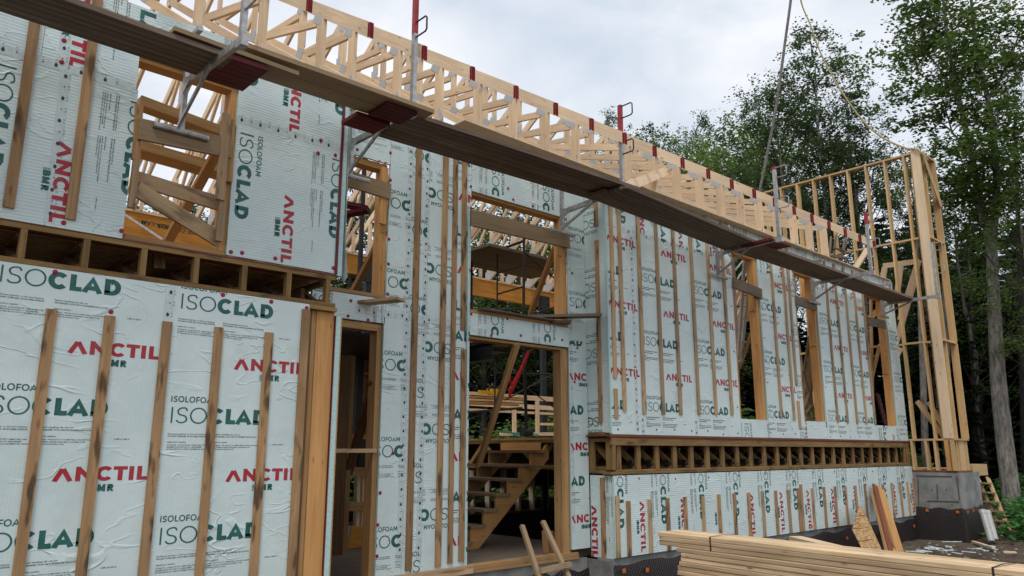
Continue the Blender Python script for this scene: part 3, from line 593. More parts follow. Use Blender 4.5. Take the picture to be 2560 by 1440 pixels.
panel(mw_, 'Y', YB, 5.4315, 5.642, T1, T2, 0, 4.88, 2.50, True); panel(mw_, 'Y', YB, 5.4315, 5.638, -1.24, T1-.002, 0, 4.80, .35)
panel(mw_, 'Y', YB, 5.6435, 7.338, 3.105, T2, 90, 5.97, 3.625, True); panel(mw_, 'Y', YB, 5.6435, 7.338, 1.336, 1.60, 90, 5.97, 1.86, True)
panel(mw_, 'Y', YB, 7.3395, 7.672, T1, T2, 0, 7.235, 1.90, True); panel(mw_, 'Y', YB, 7.335, 7.672, -1.20, T1-.002, 0, 6.72, .47)
slab('foam_edge_fold', (5.585, YB-.022, -1.24), (5.602, YB-.001, 2.9), 'foamedge', mw_)
for x, a, b in ((4.74, 3.4, -1.1), (4.98, 3.4, -1.1)): marks(mw_, 'Y', YB, (x, a), (x, b), .075, r=.017, seed=int(x*10))
marks(mw_, 'Y', YB, (4.1, T1), (5.4, T1), .09, seed=8); marks(mw_, 'Y', YB, (7.36, 3.3), (7.36, -1), .2, r=.01, seed=9)
for xt, xb, zt, zb, w in ((4.845, 4.847, 3.5, -1.20, .074), (5.236, 5.228, 3.5, -1.20, .07), (5.382, 5.39, 3.5, -1.18, .062), (5.522, 5.530, 3.5, 1.375, .066), (5.545, 5.545, 1.154, -1.17, .068)):
    board('furring_strip', (xb, YB-.011, zb), (xt, YB-.011, zt), w, .019, 'fur' if w > .065 else 'fur', mw_, (1, 0, 0))
for u, v in ((976, 382), (976, 450), (972, 598), (971, 660), (969, 735), (877, 752), (870, 790), (920, 800), (893, 374), (965, 850) if 0 else (1177, 466), (1177, 520), (1170, 702), (1178, 785), (1283, 499), (1270, 471), (1332, 515), (1268, 797), (1228, 839), (1302, 839), (1405, 850), (1430, 683), (1441, 768), (1443, 870), (1436, 955), (1165, 852), (1164, 890), (1167, 1075), (1161, 1180), (1164, 1275), (1160, 1384), (950, 1232), (944, 1312), (942, 1390), (982, 1133)):
    p = PY(u, v, YB); washer(mw_, p.x, YB, p.z)
# framing behind
for x0, x1, z0, z1, mt in ((4.395, 4.433, -1.235, 1.30, 'frame'), (4.433, 4.4535, -1.235, 1.30, 'frame'), (4.39, 4.428, 1.64, 3.10, 'frameo'), (4.43, 4.466, 1.64, 3.10, 'frameo'), (5.645, 5.66, 1.6, 3.1, 'frame'), (7.20, 7.24, -1.235, 1.30, 'frame'), (7.242, 7.334, -1.235, 1.30, 'frame'), (7.24, 7.276, 1.60, 3.07, 'frameo'), (7.278, 7.334, 1.60, 3.07, 'frameo'), (3.61, 3.65, -1.235, 1.30, 'dark'), (5.60, 5.64, -1.235, 1.30, 'dark')):
    vstud('stud', x0, x1, YB+.032, YB+.172, z0, z1, mt, mw_)
for x in (4.8, 5.2): vstud('stud', x-.02, x+.02, YB+.034, YB+.17, -1.235, 3.55, 'dark', mw_)
hplate('header', 3.60, 4.45, YB+.034, YB+.17, 3.06, 3.128, 'frameo', mw_); hplate('header', 5.62, 7.33, YB+.034, YB+.17, 3.075, 3.12, 'frameo', mw_)
hplate('header', 3.60, 4.45, YB+.034, YB+.172, 1.25, 1.325, 'frame', mw_); hplate('header', 5.60, 7.33, YB+.034, YB+.172, 1.295, 1.325, 'frame', mw_)
hplate('window_sill', 3.50, 4.45, YB-.01, YB+.17, 1.603, 1.642, 'frame', mw_); hplate('window_sill', 5.64, 7.33, YB+.0, YB+.17, 1.603, 1.64, 'frame', mw_)
hplate('sill_plate', 5.69, 7.45, YB+.004, YB+.142, -1.276, -1.236, 'frame', mw_); hplate('sill_plate', 5.69, 7.46, YB+.006, YB+.144, -1.317, -1.2775, 'frame', mw_)
hplate('sill_plate', 3.6, 5.68, YB+.032, YB+.142, -1.317, -1.236, 'frame', mw_)
board('loose_sill_board', (4.50, YB-.03, -1.275), (5.69, YB-.03, -1.262), .089, .036, 'furc', mw_)
hplate('top_plate', 3.50, 7.68, YB+.034, YB+.172, 3.62, 3.66, 'new', mw_)
hplate('door_cross_board', 3.60, 4.42, YB+.0, YB+.036, -.012, .028, 'furc', mw_)
board('bracket_ledger', PY(868, 446, YB-.02), PY(975, 480, YB-.02), .175, .038, 'plankl', mw_); board('bracket_ledger', PY(1177, 544, YB-.02), PY(1422, 603, YB-.02), .20, .038, 'plankl', mw_)
board('scab_stud', PY(961, 420, YB-.005), PY(955, 560, YB-.005), .075, .038, 'frameo', mw_, (1, 0, 0)); board('scab_stud', PY(1402, 540, YB+.02), PY(1399, 640, YB+.02), .075, .036, 'frameo', mw_, (1, 0, 0))
for a, b, ya, yb, lab in (((963, 575), (884, 727), YB+.03, YB+1.1, 'orange diagonal brace in the tall narrow middle window'), ((1400, 585), (1326, 783), YB+.05, YB+1.1, 'long orange brace slanting across the wide middle window')):
    tag(board('wall_brace', PY(*a, ya), PY(*b, yb), .095, .038, 'frameo', None, (1, 0, .4)), lab, 'brace')
tag(board('wall_brace', PY(1292, 860, YB+.02), PY(1196, 1165, YB+1.2), .10, .04, 'frame', None, (1, 0, .4)), 'long brown brace slanting across the wide doorway beside the stairs', 'brace')
tag(board('wall_brace', PY(937, 950, YB+.1), PY(868, 1190, YB+1.2), .11, .04, 'dark', None, (1, 0, .4)), 'dark brace slanting across the narrow left doorway', 'brace')
tag(board('loose_board', PY(878, 750, YB-.05)+V((0, .5, 0)), PY(1003, 748, YB-.42), .032, .16, 'furc', None), 'board lying over the left window sill and sticking out to the right', 'board')
tag(board('loose_board', (6.15, YB+.55, 1.655), PY(1500, 789, YB-.32), .036, .19, 'plankg', None), 'weathered plank sticking out over the wide middle window sill', 'board')
tag(board('loose_board', (6.3, YB+.5, 1.60), PY(1425, 806, YB-.1), .04, .14, 'plankd', None), 'short dark board lying under the weathered plank on the middle sill', 'board')
tag(slab('plywood_sheet', (5.75, YB-.12, 1.643), (7.0, YB+.9, 1.652), 'plankg'), 'thin plywood sheet lying on the wide middle window sill', 'plywood')
# ================================================================== RIGHT WING
rw = thing('upper_right_wall', 'upper right wall of mint foam sheets with red and green print and long furring strips', 'wall', (12, YC, .2))
ZS, ZT = 3.0, 3.66
for a in ((7.69, 8.32, .216, ZS, 0, 7.10, 1.435), (8.3215, 9.56, .216, ZS, 0, 8.32, 1.435), (9.5615, 10.764, .216, ZS, 0, 9.56, 1.435),
          (11.61, 12.64, .216, ZS, 0, 11.43, 1.435), (12.6415, 12.834, .216, ZS, 0, 12.56, 1.10), (13.672, 14.80, .216, ZS, 0, 13.66, 1.435), (14.8015, 15.76, .216, ZS, 0, 14.80, 1.435), (16.872, 17.35, .216, ZS, 0, 16.84, 1.435),
          (7.69, 8.75, ZS+.0015, ZT, 90, 7.97+.0, 3.96), (8.7515, 9.97, ZS+.0015, ZT, 90, 8.90, 3.80), (9.9715, 10.764, ZS+.0015, ZT, 90, 8.90, 3.95), (10.7655, 11.608, 3.21, ZT, 90, 10.2, 3.9), (11.61, 12.834, ZS+.0015, ZT, 90, 11.9, 3.8),
          (12.8355, 13.67, 3.21, ZT, 90, 12.3, 3.9), (13.672, 15.76, ZS+.0015, ZT, 90, 13.9, 3.9), (15.7615, 16.87, 3.21, ZT, 90, 15.9, 3.8), (16.872, 17.35, ZS+.0015, ZT, 90, 16.7, 3.95),
          (10.7655, 11.608, .216, .498, 90, 10.87, .52), (12.8355, 13.67, .216, .52, 90, 12.35, 1.38), (15.7615, 16.87, .216, .51, 90, 15.2, .9)):
    x0, x1, z0, z1, o, s0, zz = a; panel(rw, 'Y', YC, x0, x1, z0, z1, o, s0, zz)
rp = panel(rw, 'X', XR, YC+.032, YB+.025, .235, 3.60, 180, 6.82, 3.14, False, label='narrow return sheet with upside down lettering')
hw = MB()          # hand-written mark on the return sheet
for poly, lay in word('E2-II', 6.46, .345, .085, .045, width=.20): hw.add([(XR-.0026, 13.325-p.x, p.y) for p in poly], [(0, 1, 2, 3)])
hw.build('handwritten_mark', M['black'], rp)
for x, a, b, sd_ in ((8.20, 2.95, .25, 11), (8.32, .45, .22, 12), (9.56, .45, .22, 13)): marks(rw, 'Y', YC, (x, a), (x, b), .075, r=.018, seed=sd_)
for x0, x1 in ((7.9, 10.7), (11.65, 12.8), (13.7, 15.7), (16.9, 17.3)): marks(rw, 'Y', YC, (x0, ZS), (x1, ZS), .10, r=.02, seed=int(x0*7))
for xc, zb, zt in ((7.762, .93, 3.55), (7.765, .416, .80), (7.935, .519, 3.6), (8.356, .492, 3.6), (8.77, .494, 3.6), (9.19, .506, 3.6), (9.632, .52, 3.6), (10.085, .533, 3.6), (10.515, .546, 3.6), (12.045, .542, 3.6), (12.455, .516, 3.6), (12.64, 1.113, 3.6), (12.64, .387, .853), (14.10, .518, 3.6), (14.505, .515, 3.6), (14.92, .512, 3.6), (15.335, .517, 3.6), (15.72, .526, 3.55), (17.2, 3.1, 3.6)):
    strip(rw, xc-.034, xc+.034, zb, zt, YC, 'furc', lean=U(-.01, .01))
for p0, p1, z0, z1, pl in ((6.60, 6.665, .37, 2.82, 1), (6.60, 6.665, 3.02, 3.55, 1)):
    board('furring_strip', (XR-.0105, 6.632, z0), (XR-.0105, 6.632, z1), .062, .019, 'fur', rw, (0, 1, 0))
slab('foam_corner_edge', (XR-.028, YC-.0, .225), (XR-.001, YC+.031, 3.6), 'foamedge', rw)
r_ = random.Random(5)
for x0, x1 in ((7.8, 10.7), (11.65, 12.8), (13.75, 15.7), (16.9, 17.3)):
    x = x0
    while x < x1: washer(rw, x, YC, .27+r_.uniform(-.02, .03)); x += .41
for x in (10.70, 11.67, 13.74, 15.70, 16.93):
    for z in (.7, 1.1, 1.5, 1.9, 2.3, 2.7): washer(rw, x, YC, z+r_.uniform(-.05, .05))
for x0, x1, z0, z1, mt in ((11.53, 11.607, .50, 3.18, 'frameo'), (13.59, 13.668, .52, 3.18, 'frameo'), (16.79, 16.868, .51, 3.18, 'frameo'), (10.78, 10.85, .5, 3.18, 'frameo'), (12.84, 12.92, .5, 3.18, 'frameo'), (15.77, 15.85, .5, 3.18, 'frameo')):
    vstud('jamb_stud', x0, x1, YC+.031, YC+.171, z0, z1, mt, rw)
for x, za in ((11.52, 2.3), (13.58, 1.9), (16.78, 1.6)): board('cripple_stud', (x-.005, YC+.10, za), (x-.005, YC+.10, za+1.0), .11, .03, 'frameo', rw, (0, 1, 0))
for x0, x1 in ((10.77, 11.60), (12.84, 13.66), (15.77, 16.86)):
    hplate('header', x0, x1, YC+.034, YC+.17, 3.18, 3.24, 'frameo', rw); hplate('window_sill', x0, x1, YC+.032, YC+.172, .46, .497, 'frame', rw)
for a, b in (((1832, 706), (1903, 735)), ((1990, 752), (2040, 766)), ((2170, 803), (2213, 812))): board('bracket_ledger', PY(*a, YC-.02), PY(*b, YC-.02), .17, .038, 'plankg', rw)
hplate('top_plate', 7.70, 17.33, YC+.034, YC+.172, 3.62, 3.658, 'new', rw)
for x in [7.75+.4064*k for k in range(24)]:
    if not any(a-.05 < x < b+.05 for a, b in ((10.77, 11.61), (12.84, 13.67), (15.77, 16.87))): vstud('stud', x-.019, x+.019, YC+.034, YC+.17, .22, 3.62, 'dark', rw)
# ---- floor band of the right wing
bd_ = thing('right_floor_band', 'long open band of floor truss ends with metal plates below the upper right wall', 'floor frame', (12, YC, 0))
hplate('deck_edge', XR-.06, XW, YC-.012, YC+.30, .188, .213, 'sill', bd_); hplate('top_ribbon', XR-.02, XW-.02, YC+.002, YC+.040, .078, .167, 'band', bd_); hplate('chord_strip', XR-.04, XW-.01, YC+.0, YC+.06, .168, .187, 'sill', bd_)
hplate('bottom_plate', XR-.05, XW-.01, YC+.0, YC+.14, -.288, -.252, 'band', bd_); hplate('bottom_plate', XR+.05, XW-.02, YC+.006, YC+.146, -.2505, -.232, 'band', bd_)
PLT = MB(); PLT.box((-.0015, -.04, -.05), (.0015, .04, .05)); PLT = PLT.mesh('nail_plate', M['steel'])
x = 7.862; k = 0
while x < 17.2:
    vstud('end_post', x-.042, x+.042, YC+.044, YC+.082, -.23, .076, 'band', bd_)
    board('truss_chord', (x, YC+.09, .148), (x, 9.5, .148), .086, .036, 'band', bd_, (1, 0, 0)); board('truss_chord', (x, YC+.09, -.212), (x, 9.5, -.212), .086, .036, 'band', bd_, (1, 0, 0))
    board('truss_web', (x, YC+.12, -.17), (x, YC+.48, .12), .05, .084, 'band', bd_, (0, 0, 1)); board('truss_web', (x, YC+.52, .12), (x, YC+.88, -.17), .05, .084, 'dark', bd_, (0, 0, 1))
    for yy, zz in ((YC+.14, .10), (YC+.16, -.165)):
        for sx in (-.0455,): link(bpy.data.objects.new('nail_plate', PLT), bd_, Matrix.Translation((x+sx, yy, zz)))
    if k % 1 == 0:
        q = MB()
        for j in range(4): q.box((x-.012+U(-.004, .004), YC+.0425, -.10+j*.035), (x+.014, YC+.0435, -.094+j*.035)); 
        q.build('pencil_marks', M['black'], bd_)
    x += .0628*YC; k += 1
for x in (7.72, 17.1, 17.22, 17.3): vstud('end_post', x-.03, x+.03, YC+.003, YC+.043, -.23, .076, 'band', bd_)
# side cell seen round the corner
for y0, y1 in ((YC+.05, YC+.12), (YC+.33, YC+.40), (YC+.415, YC+.44)): board('end_post', (XR+.02, (y0+y1)/2, -.23), (XR+.02, (y0+y1)/2, .13), y1-y0, .04, 'band', bd_, (0, 1, 0))
board('top_ribbon', (XR+.022, YC+.06, .145), (XR+.022, YB+.03, .145), .045, .04, 'band', bd_); board('bottom_plate', (XR+.02, YC+.15, -.255), (XR+.02, YB+.03, -.255), .045, .05, 'band', bd_); board('deck_edge', (XR-.02, YC-.0, .205), (XR-.02, YB+.02, .205), .014, .09, 'sill', bd_)
tf = MB(); tf.box((XR-.035, YC+.12, .214), (XR+.02, YC+.38, .246)); tf.build('torn_foam_edge', M['dark'], bd_)
slab('landing_deck', (XR+.05, YC+.31, .1885), (8.35, 7.5, .2035), 'osb', bd_)
tag(slab('right_wing_floor', (8.352, YC+.31, .1885), (XW, 12.3, .2035), 'osb'), 'right wing plywood floor deck behind the upper wall', 'floor deck')
# ---- lower right wall
lr = thing('lower_right_wall', 'low mint foam wall with sideways green and red print above the dark membrane', 'wall', (12, YC, -1))
xx = [7.69, 10.13, 12.57, 15.01, 17.36]
for i in range(4): panel(lr, 'Y', YC, xx[i]+(.0015 if i else 0), xx[i+1], -1.295, -.30, 90, 7.75, -.075)
panel(lr, 'X', XR, YC+.032, YB+.0, -1.31, -.30, 90, 6.05, -.12)
slab('foam_corner_edge', (XR-.005, YC-.0, -1.295), (XR-.001, YC+.031, -.30), 'foamedge', lr)
for xc, zt in ((7.735, -.544), (7.951, -.619), (8.392, -.615), (8.785, -.615), (9.188, -.616), (9.62, -.621), (10.031, -.612), (10.444, -.615), (10.846, -.615), (11.253, -.61), (11.66, -.612), (12.061, -.614), (12.40, -.599), (12.50, -.539), (12.894, -.615), (13.321, -.604), (13.741, -.61), (14.153, -.618), (14.568, -.615), (14.979, -.613), (15.414, -.621), (15.809, -.632), (16.213, -.614), (16.635, -.611), (17.0, -.611), (17.33, -.551)):
    strip(lr, xc-.035, xc+.035, -1.29, zt, YC, 'fur' if r_.random() < .5 else 'furc', lean=U(-.008, .008))
board('furring_strip', (XR-.0105, 6.63, -1.31), (XR-.0105, 6.63, -.33), .068, .019, 'fur', lr, (0, 1, 0))
x = 8.2
while x < 17.2: washer(lr, x, YC, -.36+r_.uniform(-.02, .02)); x += .8
for x in [7.75+.4064*k for k in range(24)]: vstud('stud', x-.019, x+.019, YC+.034, YC+.17, -1.3, -.29, 'dark', lr)
slab('blackout_end_board', (17.29, 6.62, -1.29), (17.325, 12.2, .18), 'dark', lr); hplate('mud_sill', 7.70, 17.33, YC+.04, YC+.20, -1.303, -1.297, 'dark', lr)  # dark board added at the open end to keep the floor band dark
#PART3
# ================================================================== ROOF TRUSSES
def zb(y): return 3.59+.664*((y if y < 9.4 else 18.8-y)-6.44)           # lower edge of the bottom chord
def zt(y): return 3.70+.66*((y if y < 9.4 else 18.8-y)-5.55)            # lower edge of the top chord
def platemat():
    m, n, l, b = newmat('ribbed_nail_plate'); b.inputs['Roughness'].default_value = .5; b.inputs['Metallic'].default_value = .3
    tc = n.new('ShaderNodeTexCoord'); w = n.new('ShaderNodeTexWave'); w.bands_direction = 'Y'; w.inputs['Scale'].default_value = 22; l.new(tc.outputs['Object'], w.inputs['Vector'])
    r = ramp(n, [(.2, (.30, .31, .33)), (.7, (.70, .72, .75))]); l.new(w.outputs[0], r.inputs[0]); l.new(r.outputs[0], b.inputs['Base Color']); return m
NP = platemat()
def plate(parent, x, y, z, w, h, ang):
    m = MB(); w *= .86; h *= .86; m.box((-.0012, -w/2, -h/2), (.0012, w/2, h/2))
    link(bpy.data.objects.new('nail_plate', m.mesh('nail_plate', NP)), parent, Matrix.Translation((x-.0205, y, z)) @ Matrix.Rotation(ang, 4, 'X'))
def chord(name, parent, x, ya, za, yb, zb_, dep, mat='truss', t=.038):
    """plumb-cut sloping chord between two lower-edge points"""
    mw = frame((x, (ya+yb)/2, (za+zb_)/2), (0, yb-ya, zb_-za), (0, 0, 1)); inv = mw.inverted(); m = MB()
    P = [V((x+s, y, z)) for s in (-t/2, t/2) for y, z in ((ya, za), (yb, zb_), (yb, zb_+dep), (ya, za+dep))]
    m.add([inv @ p for p in P], [(0, 1, 2, 3), (7, 6, 5, 4), (0, 4, 5, 1), (1, 5, 6, 2), (2, 6, 7, 3), (3, 7, 4, 0)])
    return link(bpy.data.objects.new(name, m.mesh(name, M[mat])), parent, mw)
def make_truss(hy):
    t = thing('roof_truss', 'x', 'roof truss', (0, 6.5, 3.7), 'roof trusses along the eave'); x = 0.0
    chord('top_chord', t, x, 5.555, zt(5.555), 9.4, zt(9.4), .150); chord('top_chord', t, x, 9.4005, zt(9.4), 13.2, zt(13.2), .150)
    chord('bottom_chord', t, x, hy, zb(hy), 9.4, zb(9.4), .107); chord('bottom_chord', t, x, 9.4005, zb(9.4), 12.42, zb(12.42), .107)
    m = MB(); m.box((-.0195, 5.545, zt(5.55)-.001), (.0195, 5.5545, zt(5.55)+.149)); m.build('painted_end', M['redend'], t, (0, 5.55, 3.75))
    m = MB(); m.box((-.0198, 5.556, zt(5.556)+.002), (-.0192, 5.556+.03, zt(5.57)+.140)); m.build('paint_smear', M['redend'], t, (0, 5.57, 3.75))
    def web(y0, z0, y1, z1, w=.089, nm='web'): return board(nm, (x, y0, z0), (x, y1, z1), w, .0375, 'truss', t, (0, 0, 1) if abs(y1-y0) > .02 else (0, 1, 0))
    web(hy+.07, zb(hy)-.0, hy+.07, zt(hy+.02)-.002, .14, 'heel_post')
    y1 = 8.22; web(hy+.15, zt(hy+.15)-.075, y1-.05, zb(y1)+.03); web(y1+.0, zb(y1)+.109, y1+.0, zt(y1)-.002)
    web(y1+.06, zt(y1)-.05, 9.3, zb(9.3)+.06); web(9.4, zb(9.4)+.109, 9.4, zt(9.4))
    for ya, yb in ((12.33, 12.33), (11.55, 11.55), (10.6, 10.6)): web(ya, zb(ya)+.108, yb, zt(yb)-.002)
    web(12.25, zb(12.25)+.14, 11.65, zt(11.65)-.05, .064); web(11.5, zb(11.5)+.12, 10.7, zt(10.7)-.05, .064)
    web(11.9, zb(11.9)-.35, 11.9, zb(11.9), .07)
    sl_ = math.atan(.66)
    plate(t, x, hy+.13, zt(hy+.13)-.035, .22, .11, sl_); plate(t, x, hy+.02, zb(hy)+.10, .09, .19, -.5); plate(t, x, y1-.03, zb(y1)+.07, .20, .15, sl_); plate(t, x, y1+.03, zt(y1)+.0, .18, .10, sl_)
    plate(t, x, 9.4, zt(9.4)+.05, .22, .13, 0); plate(t, x, 9.4, zb(9.4)+.12, .2, .16, 0); plate(t, x, 12.29, zb(12.29)+.13, .30, .16, 0); plate(t, x, 11.55, zb(11.55)+.11, .2, .14, -sl_); plate(t, x, 11.55, zt(11.55)+.03, .16, .11, -sl_); plate(t, x, 10.62, zt(10.62)+.02, .2, .12, -sl_); plate(t, x, 10.55, zb(10.55)+.1, .2, .14, -sl_)
    return t
tA = make_truss(6.44); tB = make_truss(6.87); usedA = usedB = False
def words_(n): return ['first', 'second', 'third', 'fourth', 'fifth', 'sixth', 'seventh', 'eighth', 'ninth', 'tenth', 'eleventh', 'twelfth', 'thirteenth', 'fourteenth', 'fifteenth', 'sixteenth', 'seventeenth', 'eighteenth', 'nineteenth', 'twentieth', 'twenty-first', 'twenty-second', 'twenty-third', 'twenty-fourth', 'twenty-fifth', 'twenty-sixth'][n]
order = list(range(18, -7, -1))
src = []
for n, k in enumerate(order):
    x = 3.359+.6096*k; b_ = 3.5 < x < 7.65; p = tB if b_ else tA
    src.append((p, x, n))
for p, x, n in src:
    o = copy_tree(p, V((x+U(-.004, .004), U(-.004, .004), 0)))
    o['label'] = 'pale spruce roof truss with red tipped tail, %s counting from the tall end wall' % words_(n)
for p in (tA, tB):
    for c in [q for q in list(WM) if q.parent is p]: del WM[c]; bpy.data.objects.remove(c)
    del WM[p]; bpy.data.objects.remove(p)
rim = board('rim_strip', (5.0, 6.30, 3.62), (17.2, 6.50, 3.665), .012, .2, 'new', None); tag(rim, 'pale wall top strip under the truss heels of the right wing', 'plate')
# sagging split board over the eave
tag(board('split_board', PY(1560, 470, 5.9), PY(1690, 418, 6.9), .14, .036, 'new', None, (0, .3, 1)), 'bent split board lying across the truss tails above the third bracket', 'board')
# ================================================================== beam and steel posts at the back
bm = thing('ceiling_beam', 'orange laminated beam carrying the roof trusses at the back of the house', 'beam', (8, 12.35, 3.4))
hplate('beam', -1, 15.6, 12.30, 12.39, 3.262, 3.628, 'lvl', bm); hplate('beam_plate', -1, 15.6, 12.28, 12.42, 3.629, 3.667, 'new', bm)
q = MB(); 
for t_, u, v in (('@ BOISE CASCADE', 530, 592), ('VERSA-LAM', 437, 573)):
    p = PY(u, v, 12.298)
    for poly, lay in small_text(t_, 0, 0, .10): q.add([(p.x-a.x, 12.2975, p.z-a.y+.05) for a in poly], [tuple(range(len(poly)))])
q.build('printed_lettering', M['black'], bm)
for u, v, lab in ((1353, 765, 'dark steel column with bolted plate seen through the wide middle window'), (917, 690, 'dark steel column with bolted plate seen through the narrow middle window')):
    x = PY(u, v, 12.3).x; sc_ = thing('steel_column', lab, 'column', (x, 12.3, -1.27)); slab('shaft', (x-.065, 12.21, -1.27), (x+.065, 12.295, 3.26), 'steel', sc_); slab('bolt_plate', (x-.17, 12.19, 3.12), (x+.17, 12.208, 3.50), 'steel', sc_)
    m = MB()
    for a in (-.11, .11):
        for b_ in (3.2, 3.32, 3.44): m.box((x+a-.018, 12.175, b_-.018), (x+a+.018, 12.189, b_+.018))
    m.build('bolts', M['rust'], sc_)
x = PY(903, 600, 9.0).x; pr_ = MB(); pr_.tube([(x, 9, 1.61), (x, 9, 4.4)], .035, 8); tag(pr_.build('shoring_post', M['steel'], None), 'thin dark shoring post inside the narrow middle window', 'post')
# ================================================================== inside the house
tag(slab('entrance_floor', (3.6, YB+.145, -1.32), (8.35, 12.3, -1.278), 'plankg'), kind='structure')
bw = thing('back_wall', 'dark open stud wall at the back of the lower floor', 'wall', (9, 12.3, -1.2))
hplate('bottom_plate', -2, 17.3, 12.30, 12.44, -1.27, -1.23, 'dark', bw); hplate('top_plate', -2, 17.3, 12.301, 12.441, -.36, -.32, 'frame', bw); hplate('middle_plate', -2, 8.0, 12.302, 12.442, .30, .34, 'frame', bw); hplate('top_plate', -2, 7.0, 12.302, 12.442, 1.52, 1.56, 'frame', bw)
for k in range(46):
    x = -1.9+.42*k
    if x < 17.2: vstud('stud', x, x+.06, 12.303, 12.443, -1.23, -.37 if x > 7 else 1.52, 'new' if x > 7 else 'frameo', bw)  # paler fresh wood on the right makes up for weak daylight
slab('shade_sheathing', (-2, 12.445, -1.9), (17.3, 12.46, -1.02), 'blackp', bw)  # black sheet stands in for the shade beneath the floor
slab('shade_sheathing', (10.8, 12.445, -.75), (17.3, 12.46, .18), 'blackp', bw); slab('blackout_rim_board', (6.0, 12.28, -.32), (17.3, 12.299, .18), 'dark', bw); slab('osb_sheathing', (5.4, 12.445, .35), (6.1, 12.46, 1.5), 'osb', bw)  # black sheet and blackout board added to keep the floor band dark
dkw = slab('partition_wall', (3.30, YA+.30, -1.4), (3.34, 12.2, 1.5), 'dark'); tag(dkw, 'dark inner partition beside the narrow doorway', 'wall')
en = thing('entry_framing', 'studs coloured as if warmly lit, strand board strip and cross boards inside the narrow left doorway', 'stud wall', PY(900, 1100, 9.5))  # orange and fresh wood colours stand in for light on these studs
board('post', PY(852, 890, 7.9), PY(828, 1388, 7.9), .20, .14, 'dark', en, (1, 0, 0)); board('post', PY(872, 890, 8.0), PY(850, 1385, 8.0), .10, .14, 'frame', en, (1, 0, 0))
for u, w, mt in ((884, .05, 'frameo'), (931, .05, 'frameo'), (940, .06, 'frameo')): board('stud', PY(u+2, 885, 9.5), PY(u-4, 1092, 9.5), w, .09, mt, en, (1, 0, 0))
board('osb_strip', PY(920, 885, 9.6), PY(914, 1088, 9.6), .13, .012, 'osb', en, (1, 0, 0)); board('back_panel', PY(910, 885, 9.7), PY(904, 1088, 9.7), .40, .012, 'frameo', en, (1, 0, 0))
for v, w in ((932, .04), (1091, .06), (1178, .12), (1266, .12)): board('cross_board', PY(868, v, 9.42), PY(938, v+2, 9.42), w, .04, 'frameo' if v < 1100 else 'frame', en)
for u in (893, 906, 921, 934): board('stud', PY(u, 1190, 9.6), PY(u-4, 1345, 9.6), .045, .09, 'new', en, (1, 0, 0))
board('plywood', PY(874, 1342, 9.45), PY(930, 1350, 9.45), .30, .02, 'lvl', en)
o = board('steel_post', PY(901, 884, 9.2), PY(890, 1085, 9.2), .09, .09, 'dark', en, (1, 0, 0)); o.data.materials[0] = M['steel']
# floor trusses edge over the stairs
fe2 = thing('floor_edge_truss', 'dark floor truss edge beyond the stairs in the doorway', 'floor truss', (8.35, 9.5, 0))
for z0, z1 in ((.125, .186), (-.26, -.215)): board('truss_chord', (8.33, 7.5, (z0+z1)/2), (8.33, 12.25, (z0+z1)/2), z1-z0, .06, 'frame', fe2)
for k in range(6): board('truss_web', (8.33, 7.7+.8*k, -.2), (8.33, 8.1+.8*k, .11), .06, .04, 'frame', fe2); board('truss_web', (8.33, 8.14+.8*k, .11), (8.33, 8.46+.8*k, -.2), .06, .04, 'frame', fe2)
for k in range(9): board('truss_chord', (8.4, 7.9+.5*k, .1), (17, 7.9+.5*k, .1), .05, .06, 'dark', fe2)
# stairs
stt = thing('staircase', 'rough brown wooden staircase rising to the right in the wide doorway', 'staircase', (7.5, 8.6, -1.27))
T = [(7.03+.226*i, -.985+.197*i) for i in range(6)]
def stringer(y0, mat):
    m = MB(); pts = [(6.72, -1.27)]
    for x, z in [(6.80, -1.182)]+T: pts += [(x-.225, z-.02), (x+.0, z-.02)]
    pts = [(6.60, -1.275), (6.60, -1.205), (6.80, -1.205), (6.80, -1.007)]
    for x, z in T: pts += [(x, z-.022), (x, z+.175)]
    pts = pts[:-1]+[(8.30, .155), (8.30, -.10), (6.95, -1.275)]
    n = len(pts); m.add([(x, y0, z) for x, z in pts]+[(x, y0+.04, z) for x, z in pts], [tuple(range(n)), tuple(range(2*n-1, n-1, -1))]+[(i, i+n, (i+1) % n+n, (i+1) % n) for i in range(n)])
    return m.build('stringer', M[mat], stt, (7.5, y0, -.5))
stringer(8.20, 'frameo'); stringer(9.12, 'frame')
for x, z in [(6.80, -1.185)]+T[:]: board('tread', (x-.12, 8.16, z+.0), (x-.12, 9.2, z+.0), .27, .038, 'plankl', stt, (1, 0, 0))
for x, z in T[-1:]: board('riser', (x+.01, 8.24, z+.10), (x+.01, 9.12, z+.10), .16, .02, 'frameo', stt)
# lumber rails, pile and tools on the far deck
hwl = thing('half_wall', 'pale low stud railing at the far edge of the deck behind the stairs', 'railing', PY(1330, 1085, 11.9))
for (a, b, w) in (((1170, 985), (1406, 1000), .10), ((1170, 1008), (1406, 1022), .09), ((1170, 1024), (1406, 1036), .05), ((1250, 1085), (1406, 1085), .07), ((1352, 1060), (1406, 1061), .05)): board('rail', PY(*a, 11.9+U(0, .04)), PY(*b, 11.9+U(0, .04)), w, .04, 'new', hwl)
for u in (1285, 1343, 1400): board('post', PY(u, 1000, 11.86), PY(u+1, 1088, 11.86), .09, .04, 'new', hwl, (1, 0, 0))
lp = thing('lumber_pile', 'small pile of orange boards on the far deck behind the stairs', 'lumber', PY(1230, 1005, 10.8))
for j in range(4):
    for i in range(3): board('board', PY(1172-4*i, 985+j*7+i, 10.8+.1*i), PY(1318-9*j+U(-8, 8), 993+j*6+i, 10.8+.1*i), .036, .09, 'frameo' if j % 2 else 'new', lp)
